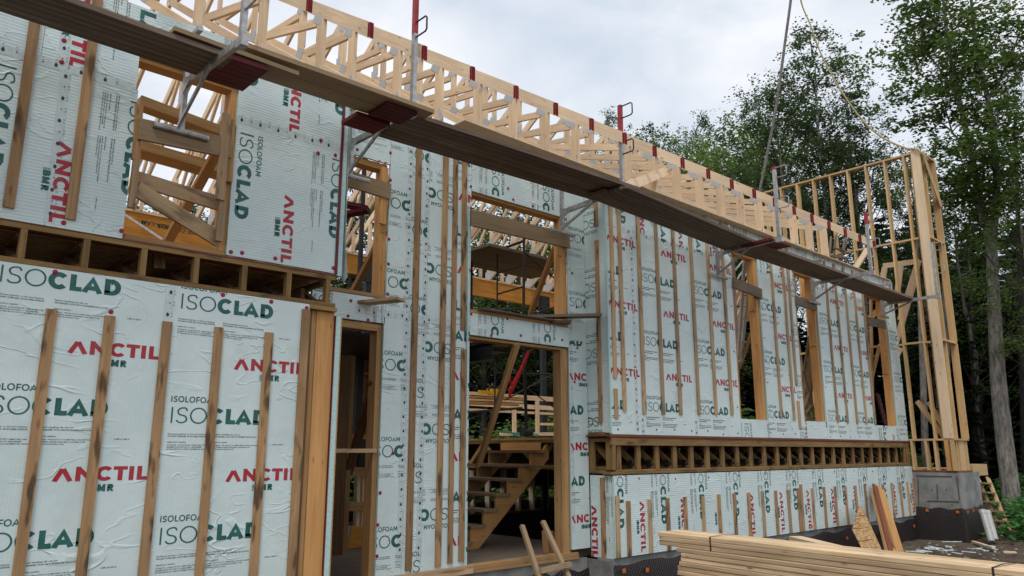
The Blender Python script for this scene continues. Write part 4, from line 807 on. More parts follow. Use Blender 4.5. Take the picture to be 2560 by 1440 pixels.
cs = thing('power_saw', 'yellow and black power saw on the orange lumber pile', 'saw', PY(1228, 985, 10.6)); p = PY(1228, 983, 10.6)
slab('body', p+V((-.05, -.07, -.03)), p+V((.16, .07, .08)), 'yellow', cs); slab('guide_bar', p+V((-.30, -.02, -.02)), p+V((-.052, .02, .04)), 'yellow', cs); m = MB(); m.tube([p+V((-.08, 0, .04)), p+V((-.03, 0, .13)), p+V((.10, 0, .13)), p+V((.17, 0, .05))], .016, 6); m.build('handle', M['blackp'], cs); slab('motor_cap', p+V((.1605, -.06, -.03)), p+V((.22, .06, .06)), 'blackp', cs)
ib = thing('steel_beam', 'dark steel beam under the ceiling seen in the wide doorway', 'beam', (8.0, 9, 1.2)); pz = 1.12
a = PZ(1272, 893, pz); b = PZ(1410, 874, pz)
for z, w, h in ((pz, .16, .015), (pz+.10, .012, .185), (pz+.2, .16, .015)): board('flange' if h < .05 else 'web', V((a.x, a.y+1.5, z)), V((a.x, 7.15, z)), h, w, 'dark', ib)
for o in [q for q in WM if q.parent is ib]: o.data.materials[0] = M['steel']
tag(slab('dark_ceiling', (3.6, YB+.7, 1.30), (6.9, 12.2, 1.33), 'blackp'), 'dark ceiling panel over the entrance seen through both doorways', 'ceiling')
tag(board('header_board', PY(1176, 848, YB+.5), PY(1268, 858, YB+.5), .09, .1, 'frameo', None), 'orange board end under the door header beside the ceiling', 'board')
sg = MB(); sg.tube([PY(1322, 878, 9), PY(1300, 930, 9), PY(1277, 975, 9), PY(1272, 1000, 9)], [.03, .035, .045, .01], 6); sg.tube([PY(1271, 893, 9), PY(1275, 950, 9), PY(1280, 970, 9)], [.015, .02, .02], 6); tag(sg.build('lifting_sling', M['sling'], None), 'red webbing sling hanging from the dark steel beam', 'sling')
cd = MB(); r = random.Random(2)
for k in range(4): cd.tube(smooth([tuple(PY(1240+r.uniform(0, 110), 1082+r.uniform(-3, 9), 10.4)) for _ in range(5)], 4), .008, 5)
tag(cd.build('rope_coil', M['cord'], None), 'tangled turquoise rope on the edge of the deck', 'rope')
wc = MB(); p = PY(1316, 1078, 9.5); wc.tube([p+V((-.10, 0, -.02)), p+V((.10, 0, -.02))], .07, 10); wc.tube([p+V((0, 0, .05)), PY(1310, 880, 9.5)], .03, 8); tag(wc.build('screw_jack', M['steel'], None), 'dark vertical screw jack post standing on the deck edge', 'jack')
# scaffold frame inside the wide window
X8 = PY(1310, 600, 8.0).x
def sframe(name, lab, lines, X=None, Y=None, mat='rust'):
    t = thing(name, lab, 'scaffold', (X or PY(*lines[0][0], Y).x, 8, 1.6))
    for a, b, r in lines:
        m = MB(); A_ = PX(*a, X) if X else PY(*a, Y); B_ = PX(*b, X) if X else PY(*b, Y); m.tube([A_, B_], r, 8); m.build('tube', M[mat], t)
    return t
sframe('scaffold_tower', 'rusty tube scaffold frame standing inside the wide middle window', [((1310, 588), (1309, 782), .021), ((1179, 650), (1178, 776), .021), ((1243, 630), (1243, 780), .013), ((1180, 648), (1308, 603), .021), ((1245, 683), (1307, 662), .013), ((1245, 735), (1307, 717), .013), ((1180, 783), (1308, 770), .015)], X=X8)
sframe('scaffold_brace', 'thin dark cross brace of the scaffold in the wide middle window', [((1313, 632), (1398, 706), .012), ((1313, 792), (1400, 764), .014)], Y=8.05)
sframe('scaffold_brace', 'thin crossing scaffold tubes seen through the wide doorway', [((1218, 898), (1400, 1030), .012), ((1262, 1000), (1402, 925), .014), ((1240, 932), (1402, 936), .014), ((1238, 905), (1237, 1010), .014), ((1180, 1030), (1305, 1020), .022)], Y=10.2, mat='steel')
zpl = PY(1300, 633, 8.3).z; yfar = PZ(1300, 692, zpl).y; ymid = (8.3+yfar)/2
tag(slab('scaffold_plank', (PY(1222, 607, 8.3).x, 8.3, zpl), (PY(1420, 670, 8.3).x, ymid-.005, zpl+.042), 'plankg'), 'upper weathered plank of the scaffold in the wide middle window', 'plank'); tag(slab('scaffold_plank', (PY(1215, 607, 8.3).x, ymid, zpl-.002), (PY(1420, 670, 8.3).x+.3, yfar, zpl+.04), 'plankg'), 'rear weathered plank of the scaffold in the wide middle window', 'plank')
rs = thing('red_plank', 'red painted board ends on the inside scaffold of the narrow window', 'plank', PY(890, 530, 7.8)); board('board', PY(860, 510, 7.8), PY(922, 524, 7.6), .04, .2, 'redw', rs, (0, 0, 1)); board('board', PY(860, 538, 7.6), PY(920, 526, 7.4), .035, .15, 'redw', rs)
# things behind the right wing's window gaps
def ladder(name, lab, a0, a1, b0, b1, n, rr, mat, wood_=False, cat='ladder'):
    t = thing(name, lab, cat, a0)
    for p, q_ in ((a0, a1), (b0, b1)):
        if wood_: board('rail', p, q_, .07, .036, mat, t, (1, 0, 0))
        else: m = MB(); m.bar(p, q_, .075, .028, (1, 0, 0)); m.build('rail', M[mat], t)
    for i in range(n):
        f_ = (i+.7)/n; p = V(a0).lerp(a1, f_); q_ = V(b0).lerp(b1, f_)
        if wood_: board('rung', p, q_, .02, .085, mat, t)
        else: m = MB(); m.tube([p, q_], rr, 6); m.build('rung', M[mat], t)
    return t
ladder('extension_ladder', 'silver extension ladder leaning inside the first gap of the right wing', PY(1843, 905, 7.6), PY(1832, 640, 6.9)+V((.0, 0, .0)), PY(1872, 770, 7.6), PY(1880, 600, 6.9), 9, .014, 'ladder')
ladder('extension_ladder', 'long bright aluminium ladder beside the first gap of the right wing', PY(1845, 900, 7.3), PY(1862, 640, 6.8), PY(1852, 905, 7.3), PY(1878, 640, 6.8), 9, .014, 'ladder')
ladder('wooden_ladder', 'grey wooden ladder inside the second gap of the right wing', PY(2006, 960, 7.4), PY(2024, 840, 7.0), PY(2020, 1040, 7.4), PY(2036, 900, 7.0), 4, .02, 'plankl', True)
ladder('wooden_ladder', 'crooked wooden ladder in front of the other in the second gap', PY(2008, 930, 7.2), PY(2040, 1052, 6.9), PY(2002, 1000, 7.2), PY(2018, 1052, 6.9), 4, .02, 'plankl', True)
for a, b, w, lab in (((1845, 1045), (1843, 905), .10, 'short upright stud standing in the first gap of the right wing'), ((1848, 920), (1880, 830), .09, 'diagonal brace inside the first gap of the right wing'), ((1842, 790), (1880, 780), .3, 'pale plywood strip across the first gap of the right wing'), ((1838, 745), (1880, 740), .3, 'reddish board across the top of the first gap'), ((2003, 688), (2010, 760), .16, 'orange stud behind the top of the second gap'), ((2176, 960), (2200, 860), .14, 'leaning pale stud inside the third gap of the right wing'), ((2182, 1050), (2176, 700), .13, 'upright pale stud inside the third gap of the right wing'), ((2170, 800), (2212, 760), .12, 'orange brace at the top of the third gap')):
    tag(board('loose_board', PY(*a, 7.4), PY(*b, 7.0), w, .036, 'frameo' if 'orange' in lab or 'reddish' in lab else 'wing', None, (1, .1, 0) if abs(a[0]-b[0]) < abs(a[1]-b[1]) else (0, 0, 1)), lab, 'board')
tag(board('red_board', PY(2194, 985, 7.2), PY(2214, 1062, 7.0), .16, .03, 'redw', None, (1, 0, 0)), 'red plastic board leaning inside the third gap', 'board')
sll = thing('step_ladder', 'dark folding step ladder standing behind the truss tails near the end wall', 'ladder', PY(2095, 650, 7.3))
for a, b in (((2078, 592), (2072, 655)), ((2090, 588), (2082, 660)), ((2118, 598), (2098, 655)), ((2112, 596), (2103, 660))): board('rail', PY(*a, 7.3), PY(*b, 7.3), .05, .03, 'plankg', sll, (1, 0, 0))
board('rung', PY(2082, 640, 7.28), PY(2116, 645, 7.28), .05, .06, 'plankg', sll); board('rung', PY(2085, 620, 7.28), PY(2114, 628, 7.28), .03, .05, 'plankg', sll)
# ================================================================== TALL END WALL
ew = thing('end_wall', 'tall open stud end wall of pale lumber rising above the roof trusses', 'stud wall', (XW+.1, 6, -.4))
XS0, XS1 = XW+.004, XW+.144
ys = [5.93+.421*k for k in range(9)]
for y in ys+[8.44]:
    if y < 6.5: board('stud', (XW+.07, y, .26), (XW+.07, y, 6.455), .038, .14, 'wing', ew, (0, 1, 0))
    else: board('stud', (XW+.07, y, .21), (XW+.07, y, 6.455), .038, .14, 'wing', ew, (0, 1, 0))
for y in (6.40, 6.12, 5.95): board('stud', (XW+.07, y, -.385), (XW+.07, y, .215), .045, .14, 'wing', ew, (0, 1, 0))
board('top_plate', (XW+.07, 5.72, 6.475), (XW+.07, 9.47, 6.475), .038, .14, 'wing', ew); board('sole_plate', (XW+.07, 5.60, .238), (XW+.07, 6.44, .238), .04, .14, 'wing', ew); board('sole_plate', (XW+.09, 5.575, -.405), (XW+.09, 6.46, -.405), .036, .16, 'sill', ew)
for z in (4.53, 2.27):
    for a, b in zip([5.78]+ys[:-1], ys): board('blocking', (XW+.05, a+.02, z+U(-.012, .012)), (XW+.05, b-.02, z), .038, .089, 'wing', ew, (0, 0, 1))
# corner board and end face
board('corner_board', (XW-.0, 5.665, .26), (XW-.0, 5.665, 6.54), .185, .036, 'new', ew, (0, 1, 0)); board('corner_board', (XW+.0, 5.61, -.385), (XW+.0, 5.61, .215), .075, .036, 'wing', ew, (0, 1, 0)); board('corner_stud', (XW+.0, 5.72, -.385), (XW+.0, 5.72, .215), .075, .036, 'frameo', ew, (0, 1, 0))
for x, yy, w in ((17.40, 5.66, .036), (17.66, 5.66, .036), (17.74, 5.72, .036), (18.20, 5.62, .04), (17.90, 5.75, .036)):
    for z0, z1 in ((.26, 2.27), (2.31, 4.5), (4.54, 6.44)): board('stud', (x, yy, z0), (x, yy, z1), w, .14, 'wing', ew, (1, 0, 0))
for x, w in ((17.42, .04), (17.58, .06), (17.86, .34), (18.13, .15)): board('stud', (x, 5.66, -.385), (x, 5.66, .215), w, .12, 'wing', ew, (1, 0, 0))
for x, w in ((17.54, .235), (17.79, .24), (18.06, .26)): board('back_board', (x, 5.80, .26), (x, 5.80, 6.44), w, .02, 'wing', ew, (1, 0, 0))
for z in (6.47, 4.52, 2.29, .238, -.405): board('end_plate', (XW+.03, 5.64, z), (18.24, 5.64, z), .036, .15, 'wing' if z > -.3 else 'sill', ew)
board('diagonal_board', (17.42, 5.545, 6.46), (18.24, 5.545, 5.38), .16, .02, 'wing', ew, (1, 0, 1))
for (a, b, lab) in (((2293, 1003), (2372, 1108), 'short brace leaning at the foot of the end wall'), ((2322, 1005), (2375, 1095), 'second short brace at the foot of the end wall, further right')): tag(board('wall_brace', PX(*a, XW+.5), PX(*b, XW+.3), .10, .04, 'wing', None, (0, 1, 0)), lab, 'brace')
tag(board('wall_brace', PX(2138, 672, 17.0), PX(2170, 622, 17.2), .13, .04, 'new', None, (0, 1, 0)), 'pale brace between the truss ends and the tall end wall', 'brace')
lf = thing('lumber_trestle', 'pale trapezoid trestle of lumber standing behind the tall end wall studs', 'trestle', PX(2250, 700, 18.2))
for a, b in (((2208, 665), (2297, 653)), ((2212, 668), (2196, 770)), ((2252, 662), (2243, 735)), ((2297, 650), (2250, 800)), ((2290, 690), (2236, 870)), ((2232, 905), (2252, 870))): board('board', PX(*a, 18.2), PX(*b, 18.2), .12, .04, 'new', lf, (0, 0, 1) if abs(a[0]-b[0]) > 50 else (0, 1, 0))
tag(slab('porch_deck', (XW+.2, 6.0, -.43), (19.5, 9, -.36), 'wing'), 'pale plywood platform behind the end wall studs', 'platform')
tag(slab('beam_end', PY(2434, 1190, 6.2), PY(2467, 1160, 6.2)+V((0, .3, 0)), 'wing'), 'square end of a wooden beam beside the end foundation', 'beam')
# lifting straps from the end wall up to a crane hook outside the picture
def rope(name, pts, r, mat, lab): m = MB(); m.tube(smooth([tuple(p) for p in pts], 6), r, 6); tag(m.build(name, M[mat], None), lab, 'strap')
rope('lifting_strap', [PX(1899, 478, XW), PX(1921, 370, XW), PX(1943, 250, XW), PX(1962, 110, XW), PX(1979, -20, XW), PX(1988, -150, XW)], .036, 'ropeg', 'grey lifting strap rising steeply from the far end of the end wall')
rope('lifting_strap', [PX(2320, 400, XW-.0), PX(2292, 374, XW-.06), PX(2262, 370, XW), PX(2200, 340, XW), PX(2150, 293, XW), PX(2100, 222, XW), PX(2055, 140, XW), PX(2025, 60, XW), PX(2000, -10, XW), PX(1990, -150, XW)], .020, 'rope', 'yellowish lifting strap curving down to the near corner of the end wall')
# ================================================================== SCAFFOLD BRACKETS
def bracket(Yw, leg, foot, outp, post_top, stub, red, lab):
    L0 = PY(*leg, Yw); x = L0.x; zf = PY(*foot, Yw).z; O = PX(*outp, x); t = thing('scaffold_bracket', lab, 'scaffold bracket', (x, Yw, zf), 'aluminium scaffold brackets along the wall')
    def bar(nm, a, b, w, th, mat='alu', up=(0, 0, 1)): m = MB(); m.bar(a, b, w, th, up); return m.build(nm, M[mat], t, V(a))
    zl = L0.z; zo = O.z+.03
    bar('wall_leg', (x, Yw, zf), (x, Yw, zl+.34), .05, .036, up=(0, 1, 0)); bar('arm', (x+.001, Yw-.02, zl-.035), (x+.001, O.y+.0, zo), .06, .04)
    ym = Yw+(O.y-Yw)*.55; zm = zl-.035+(zo-zl+.035)*.55-.03; bar('arm_brace', (x-.03, Yw-.02, zf+.03), (x-.03, ym, zm), .03, .022)
    m = MB(); m.add([(x-.024, Yw-.02, zl+.02), (x-.024, Yw-.16, zl-.06), (x-.024, Yw-.02, zl-.14), (x-.020, Yw-.02, zl+.02), (x-.020, Yw-.16, zl-.06), (x-.020, Yw-.02, zl-.14)], [(0, 1, 2), (5, 4, 3), (0, 3, 4, 1), (1, 4, 5, 2)]); m.build('gusset', M['alu'], t)
    m = MB(); m.tube([(x-.22, Yw-.01, zf-.01), (x+.22, Yw-.01, zf-.01)], .025, 8); m.build('foot_tube', M['alu'], t)
    m = MB(); m.box((x-.025, Yw-.04, zl+.34), (x+.025, Yw+.03, zl+.40)); m.box((x-.02, Yw-.24, zl+.35), (x+.02, Yw-.041, zl+.39)); m.build('top_hook', M['alu'], t)
    P = PX(*post_top, x); yp = O.y+.02; zp = P.z
    bar('guard_post', (x-.002, yp, zo-.06), (x-.002, yp, zp-red), .05, .04, up=(0, 1, 0))
    if red: bar('painted_post', (x-.002, yp, zp-red), (x-.002, yp, zp), .051, .042, 'redp', up=(0, 1, 0))
    for zz in (zp-.02, zp-.50):
        m = MB(); m.tube([(x, yp-.02, zz), (x, yp-.17, zz), (x, yp-.19, zz-.02), (x, yp-.19, zz-.14), (x, yp-.17, zz-.16), (x, yp-.02, zz-.16)], .009, 6); m.build('guard_loop', M['rust'] if red > .3 else M['alu'], t)
    m = MB(); m.box((x-.027, yp-.05, zo-.055), (x+.027, yp+.05, zo+.03)); m.build('post_socket', M['alu'], t)
    return x, O
B = [bracket(6.15, (465, 200), (462, 330), (608, 108), (590, -130), None, 0, 'nearest scaffold bracket, in front of the upper left window gap'),
     bracket(6.70, (880, 350), (877, 440), (1035, 285), (1026, -45), None, .62, 'scaffold bracket with tall red painted post, beside the corner of the left wing'),
     bracket(6.70, (1405, 525), (1408, 580), (1560, 478), (1554, 262), None, .46, 'scaffold bracket with red post top, at the right of the wide middle window'),
     bracket(6.38, (1793, 630), (1797, 690), (1952, 600), (1943, 415), None, .05, 'scaffold bracket with plain grey post, at the first gap of the right wing'),
     bracket(6.38, (2030, 705), (2033, 755), (2182, 685), (2171, 530), None, .22, 'scaffold bracket with short red tip, at the second gap of the right wing'),
     bracket(6.38, (2205, 757), (2207, 790), (2347, 743), (2335, 605), None, 0, 'farthest scaffold bracket, in front of the tall end wall')]
# ================================================================== SCAFFOLD PLANKS
def plk(x0, x1, y0, y1, z0, z1, th, mat, lab, n=2, sk=0.0):
    w = (y1-y0)/n; names = {2: ('outer', 'inner'), 3: ('outer', 'middle', 'inner')}[n]
    for i in range(n):
        o = board('scaffold_plank', (x0+U(-.06, .06), y0+w*(i+.5)+U(-.006, .006), z0+U(-.004, .004)), (x1+U(-.08, .08), y0+w*(i+.5)+sk, z1+U(-.004, .004)), w-.004, th, mat, None, (0, 1, 0)); tag(o, '%s %s' % (names[i], lab), 'plank')
plk(-1.5, 2.0, 5.42, 5.88, 2.985, 2.975, .04, 'plankd', 'dark ribbed plank at the top left of the picture')
tag(board('scaffold_plank', (1.62, 5.48, 3.028), (2.62, 5.50, 3.03), .16, .034, 'plankl', None, (0, 1, 0)), 'short pale board lying on the dark plank over the nearest bracket', 'plank')
plk(2.2, 3.95, 5.43, 5.86, 3.12, 3.14, .04, 'plankl', 'pale plank between the nearest and the tall red bracket')
plk(3.84, 7.15, 5.60, 6.24, 3.135, 3.155, .042, 'plankd', 'weathered plank passing above the wide middle window', 3, -.10)
plk(6.80, 10.5, 5.42, 5.98, 3.085, 3.085, .042, 'plankd', 'weathered plank above the start of the right wing', 2, .28)
plk(10.2, 16.75, 5.62, 6.12, 3.055, 3.085, .045, 'plankd', 'long weathered plank above the far half of the right wing', 2, .14)
for x0, x1, y0, y1, z, l in ((2.03, 2.36, 5.42, 5.90, 2.975, 'red painted board end under the planks at the nearest bracket'), (3.52, 3.86, 5.50, 5.80, 3.092, 'upper red painted board left of the tall red bracket'), (3.42, 3.78, 5.83, 6.12, 3.075, 'lower red painted board left of the tall red bracket'), (6.75, 7.15, 6.0, 6.25, 3.215, 'red painted board end on the planks beside the third bracket'), (10.15, 10.75, 5.40, 5.9, 3.06, 'red painted board end under the planks at the fourth bracket')):
    tag(board('red_plank', (x0, (y0+y1)/2, z), (x1, (y0+y1)/2, z+.004), y1-y0, .038, 'redw', None, (0, 1, 0)), l, 'plank')
# ================================================================== THINGS IN FRONT
# short ladder leaning on the door sill
ld = thing('short_ladder', 'short homemade wooden ladder leaning on the doorway sill', 'ladder', PY(1380, 1440, 6.3))
board('rail', PY(1305, 1314, 6.80), PY(1356, 1470, 6.25), .055, .038, 'plankl', ld, (1, 0, 0)); board('rail', PY(1357, 1303, 6.80), PY(1432, 1465, 6.25), .055, .038, 'plankl', ld, (1, 0, 0)); board('step', PY(1352, 1427, 6.33), PY(1426, 1410, 6.33), .055, .038, 'furc', ld)
bxs = thing('stud_stub', 'short stacked stud blocks standing beside the right doorway post', 'lumber', (7.1, 7.3, -1.27)); 
for i, (u, w) in enumerate(((1362, .06), (1378, .05), (1395, .09))): board('block', PY(u, 1326+2*i, 7.25+.03*i), PY(u+3, 1383, 7.25+.03*i), w, .05, 'frame', bxs, (1, 0, 0))
# lumber bundles
dr = V((-.097, -.995, 0)).normalized(); wd = V((.995, -.097, 0)); L0 = V((6.10, 4.605, -.757))
tb = thing('lumber_bundle', 'strapped bundle of pale lumber lying on top of the stack in the foreground', 'lumber', L0)
for j in range(3):
    for i in range(4):
        a = L0+wd*(.045+.0895*i+U(-.003, .003))+dr*(U(0, .03)+(.01 if j == 2 else 0))+V((0, 0, -.0392*j)); cboard('board', a, a+dr*4.9+wd*U(-.003, .003), .0885, .0375, 'pile', tb, wd)
for u, v in ((1770, 1344), (2483, 1420)):
    t_ = (PZ(u, v, -.738)-L0).dot(dr); c = L0+dr*t_; m = MB(); z1, z0 = .0195, -.097
    pts = [c+wd*(-.003)+V((0, 0, z1+.004)), c+wd*.18+V((0, 0, z1+.012)), c+wd*.362+V((0, 0, z1+.004)), c+wd*.362+V((0, 0, z0)), c+wd*(-.004)+V((0, 0, z0)), c+wd*(-.004)+V((0, 0, z1+.004))]
    for p, q_ in zip(pts, pts[1:]): m.bar(p, q_, .014, .0016, dr.cross(q_-p).normalized() if 0 else tuple(dr))
    m.build('strap', M['strap'], tb)
st = thing('lumber_stack', 'stack of pale lumber with uneven ends in the lower right foreground', 'lumber', L0+V((0, 0, -1)))
for j in range(23):
    off = U(-.035, .035)+(.06 if j in (6,) else 0)
    for i in range(4):
        a = L0+wd*(.042+.0895*i+(-.03 if j in (5, 8, 9) else 0))+dr*(.26+off+U(-.01, .01))+V((0, 0, -.119-.0394*j)); cboard('board', a+wd*U(-.014, .004), a+dr*4.9+wd*U(-.012, .004), .0885, .0372, 'pile', st, wd)
tag(board('loose_board', PD(1988, 1345, 8.0), PD(2380, 1440, 5.6), .14, .038, 'new', None, tuple(wd)), 'pale loose board lying askew behind the strapped bundle', 'board')
# offcut and boards leaning on the low wall
def lean(u, v, v0=1262, v1=1378): f_ = (v-v0)/(v1-v0); return PY(u, v, 6.36-f_*.62)
m = MB(); pl = [lean(u, v) for u, v in ((2149, 1264), (2165, 1288), (2181, 1322), (2214, 1395), (2168, 1395), (2131, 1322))]; nrm = (pl[2]-pl[0]).cross(pl[4]-pl[0]).normalized()*.012
m.add(pl+[p+nrm for p in pl], [tuple(range(6)), tuple(range(11, 5, -1))]+[(i, i+6, (i+1) % 6+6, (i+1) % 6) for i in range(6)])
oc = m.build('osb_offcut', M['osb'], None, pl[0]); tag(oc, 'pointed strand board offcut leaning on the low wall', 'board offcut')
m = MB()
for a, b in (((2138, 1291), (2165, 1288)), ((2131, 1322), (2179, 1318)), ((2147, 1353), (2194, 1348))): m.bar(lean(*a)-nrm*.1+V((0, -.004, 0)), lean(*b)+V((0, -.004, 0)), .008, .004)
m.build('seam_line', M['blackp'], oc)
for a, b, w, lab, dy in (((2199, 1220), (2252, 1390), .22, 'widest orange board leaning on the low wall near its right end', 0), ((2187, 1214), (2228, 1386), .12, 'narrow reddish board leaning behind the wide one', .05), ((2181, 1228), (2219, 1386), .07, 'thin board leaning leftmost beside the wide one', .08), ((2222, 1328), (2240, 1388), .12, 'short board leaning over the wide one', -.04)):
    tag(board('leaning_board', PY(*a, 6.36+dy*.3), PY(*b, 5.7+dy), w, .038, 'frameo' if dy <= 0 else 'sill' if dy == .05 else 'frame', None, (1, 0, 0)), lab, 'board')
# drain pipes, site stairs, scraps
pp = thing('drain_pipe', 'pair of white drain pipes standing beside the end foundation', 'pipe', PD(2480, 1370, 15))
for a, b, r in (((2456, 1276), (2479, 1354), .062), ((2468, 1278), (2489, 1350), .055)): m = MB(); A_ = PD(*a, 15.0); B_ = PD(*b, 14.6); m.tube([A_, A_.lerp(B_, .12), A_.lerp(B_, .13), B_], [r*1.1, r*1.1, r, r], 14); m.build('pipe', M['pvc'], pp, B_, smooth=False)
sst = thing('site_stairs', 'rough wooden plank stairs leading down from the platform at the far corner', 'stairs', PD(2500, 1340, 16.5))
for a, b in (((2444, 1195), (2508, 1342)), ((2470, 1195), (2529, 1340))): board('stringer', PD(*a, 17.4), PD(*b, 16.3), .14, .04, 'wing', sst, (1, 0, 0))
for i in range(6): f_ = i/5; p = PD(2448+56*f_, 1207+118*f_, 17.0-.9*f_); q_ = PD(2468+57*f_, 1209+118*f_, 17.25-.9*f_); board('tread', p, q_, .035, .2, 'plankl', sst)
r_ = random.Random(21)
for k in range(26):
    u, v = r_.choice(((2350, 1362), (2340, 1370), (2375, 1368), (2465, 1374), (2400, 1385), (2330, 1378))); u += r_.uniform(-45, 45); v += r_.uniform(-9, 9); p = PZ(u, v, GZ+.08); a_ = r_.uniform(0, 3.1); l_ = r_.uniform(.05, .35)
    m = MB(); m.bar(p-V((math.cos(a_), math.sin(a_), r_.uniform(-.1, .1)))*l_/2, p+V((math.cos(a_), math.sin(a_), .05))*l_/2, .012, r_.uniform(.015, .06)); tag(m.build('foam_scrap', M['foamscrap'], None, p), 'torn scrap of white foam film on the soil by the end foundation', 'scrap', 'foam scraps on the ground')
for a, b in (((2432, 1354), (2484, 1370)), ((2508, 1380), (2540, 1381))): tag(board('foam_scrap', PZ(*a, GZ+.07), PZ(*b, GZ+.07), .03, .06, 'new', None), 'long pale strip lying on the soil' if a[0] < 2500 else 'pale strip on the soil near the right edge', 'scrap')
peb = MB()
for k in range(900):
    x = r_.uniform(10, 24); y = r_.uniform(2.4, 6.2) if x < 17 else r_.uniform(-1, 6.5); s_ = r_.uniform(.01, .045); p = V((x, y, GZ+r_.uniform(-.02, .06)+(.03*(x-17)*max(0, min(1, (7-y)/3)) if 17 < x < 24 else (.21 if x >= 24 else 0))))
    d = [V((s_, 0, 0)), V((0, s_, 0)), V((-s_, 0, 0)), V((0, -s_, 0)), V((0, 0, s_*.7)), V((0, 0, -s_*.5))]; peb.add([p+q*r_.uniform(.7, 1.2) for q in d], [(0, 1, 4), (1, 2, 4), (2, 3, 4), (3, 0, 4), (1, 0, 5), (2, 1, 5), (3, 2, 5), (0, 3, 5)])
tag(peb.build('gravel', M['conc'], None), 'loose stones and rubble on the soil', 'gravel', None, 'stuff')
#PART4
# ================================================================== TREES
def leafquad(m, p, s, r):
    a = r.uniform(0, 6.28); t = r.uniform(-.9, .9); x = V((math.cos(a), math.sin(a), r.uniform(-.5, .3))).normalized()*s; y = x.cross(V((r.uniform(-1, 1), r.uniform(-1, 1), 1))).normalized()*s*.62
    m.add([p-x, p-y, p+x, p+y], [(0, 1, 2, 3)])
def crown_mesh(seed, mats, nc, per, rx, rz, s, cr_=.5, thin=1.0, trunk=None, sub=5):
    """leaf clumps on twigs through an uneven ellipsoid; centre at the origin. Returns leaf mesh and limb mesh"""
    r = random.Random(seed); m = MB(); tb = MB(); cs = []
    for i in range(nc):
        while True:
            d = V((r.gauss(0, 1), r.gauss(0, 1), r.gauss(0, 1)))
            if d.length > .1: break
        d.normalize(); k = r.uniform(.35, 1.0)**.6; k *= 1+.22*math.sin(d.x*3+seed)*math.cos(d.z*4-seed); c = V((d.x*rx*k, d.y*rx*k, d.z*rz*k*(1.0 if d.z > 0 else .85))); c.x *= 1-.25*max(0, c.z/rz); c.y *= 1-.25*max(0, c.z/rz); cs.append(c)
    for c in cs:
        hd = math.hypot(c.x, c.y); z0 = c.z-hd*r.uniform(.9, 1.7)
        if r.random() < .42: a = V((0, 0, max(z0, -rz*1.1))); mid = a.lerp(c, .5)+V((r.uniform(-.2, .2), r.uniform(-.2, .2), -.1*hd)); tb.tube([a, mid, c], [.028, .018, .005], 4, caps=False)
        rad = cr_*r.uniform(.7, 1.35)
        subs = [c+V((r.gauss(0, rad*.62), r.gauss(0, rad*.62), r.gauss(0, rad*.42))) for _ in range(sub)]
        for q in subs: 
            if r.random() < .3: tb.tube([c, q], [.006, .003], 3, caps=False)
        for _ in range(int(per*r.uniform(.6, 1.3))):
            q = r.choice(subs); leafquad(m, q+V((r.gauss(0, rad*.30), r.gauss(0, rad*.30), r.gauss(0, rad*.22))), s*r.uniform(.6, 1.25), r)
    return m.mesh('crown', mats), tb.mesh('limbs', M['barkd'])
LEAF = {}
for nm, sd_, mat, nc, per, rx, rz, s_, cr_ in (('a', 1, 'leafd', 140, 110, 2.3, 4.2, .056, .36), ('b', 2, 'leafm', 130, 95, 2.5, 3.8, .052, .36), ('c', 3, 'leafd', 150, 115, 2.1, 5.0, .060, .38), ('d', 4, 'leafb', 110, 90, 1.9, 3.0, .050, .36), ('e', 5, 'leafm', 150, 80, 2.9, 5.2, .060, .42), ('f', 6, 'leafm', 200, 80, 3.2, 5.2, .055, .38)):
    LEAF[nm] = crown_mesh(sd_, M[mat], nc, per, rx, rz, s_, cr_)+(rx, rz)
def conifer_mesh(seed, h, r0):
    r = random.Random(seed); m = MB(); z = .0
    while z < h:
        f_ = 1-z/h; n = int(7+6*f_)
        for i in range(n):
            a = r.uniform(0, 6.28); L_ = r0*f_**.8*r.uniform(.7, 1.15); d = V((math.cos(a), math.sin(a), 0)); sd_ = V((-d.y, d.x, 0)); k = int(4+L_*5)
            for j in range(k):
                q = d*(L_*(j+.6)/k)+V((0, 0, z-.22*L_*(j/k)**1.3)); w = .10+.28*(1-j/k)*min(1, L_*.5)
                for s_ in (-1, 1):
                    e_ = q+sd_*s_*w*r.uniform(.7, 1.2)+d*.1+V((0, 0, -.10)); m.add([q, q+d*.16, e_, e_-d*.09], [(0, 1, 2, 3)])
        z += .20+.05*r.random()
    return m.mesh('crown', M['leafc'])
CON = [conifer_mesh(11, 10, 2.0), conifer_mesh(12, 12, 2.3)]
def pos(u, dist, v=1128):
    d = ray(u, v); h = math.hypot(d.x, d.y); return V((d.x/h*dist, d.y/h*dist, d.z/h*dist))
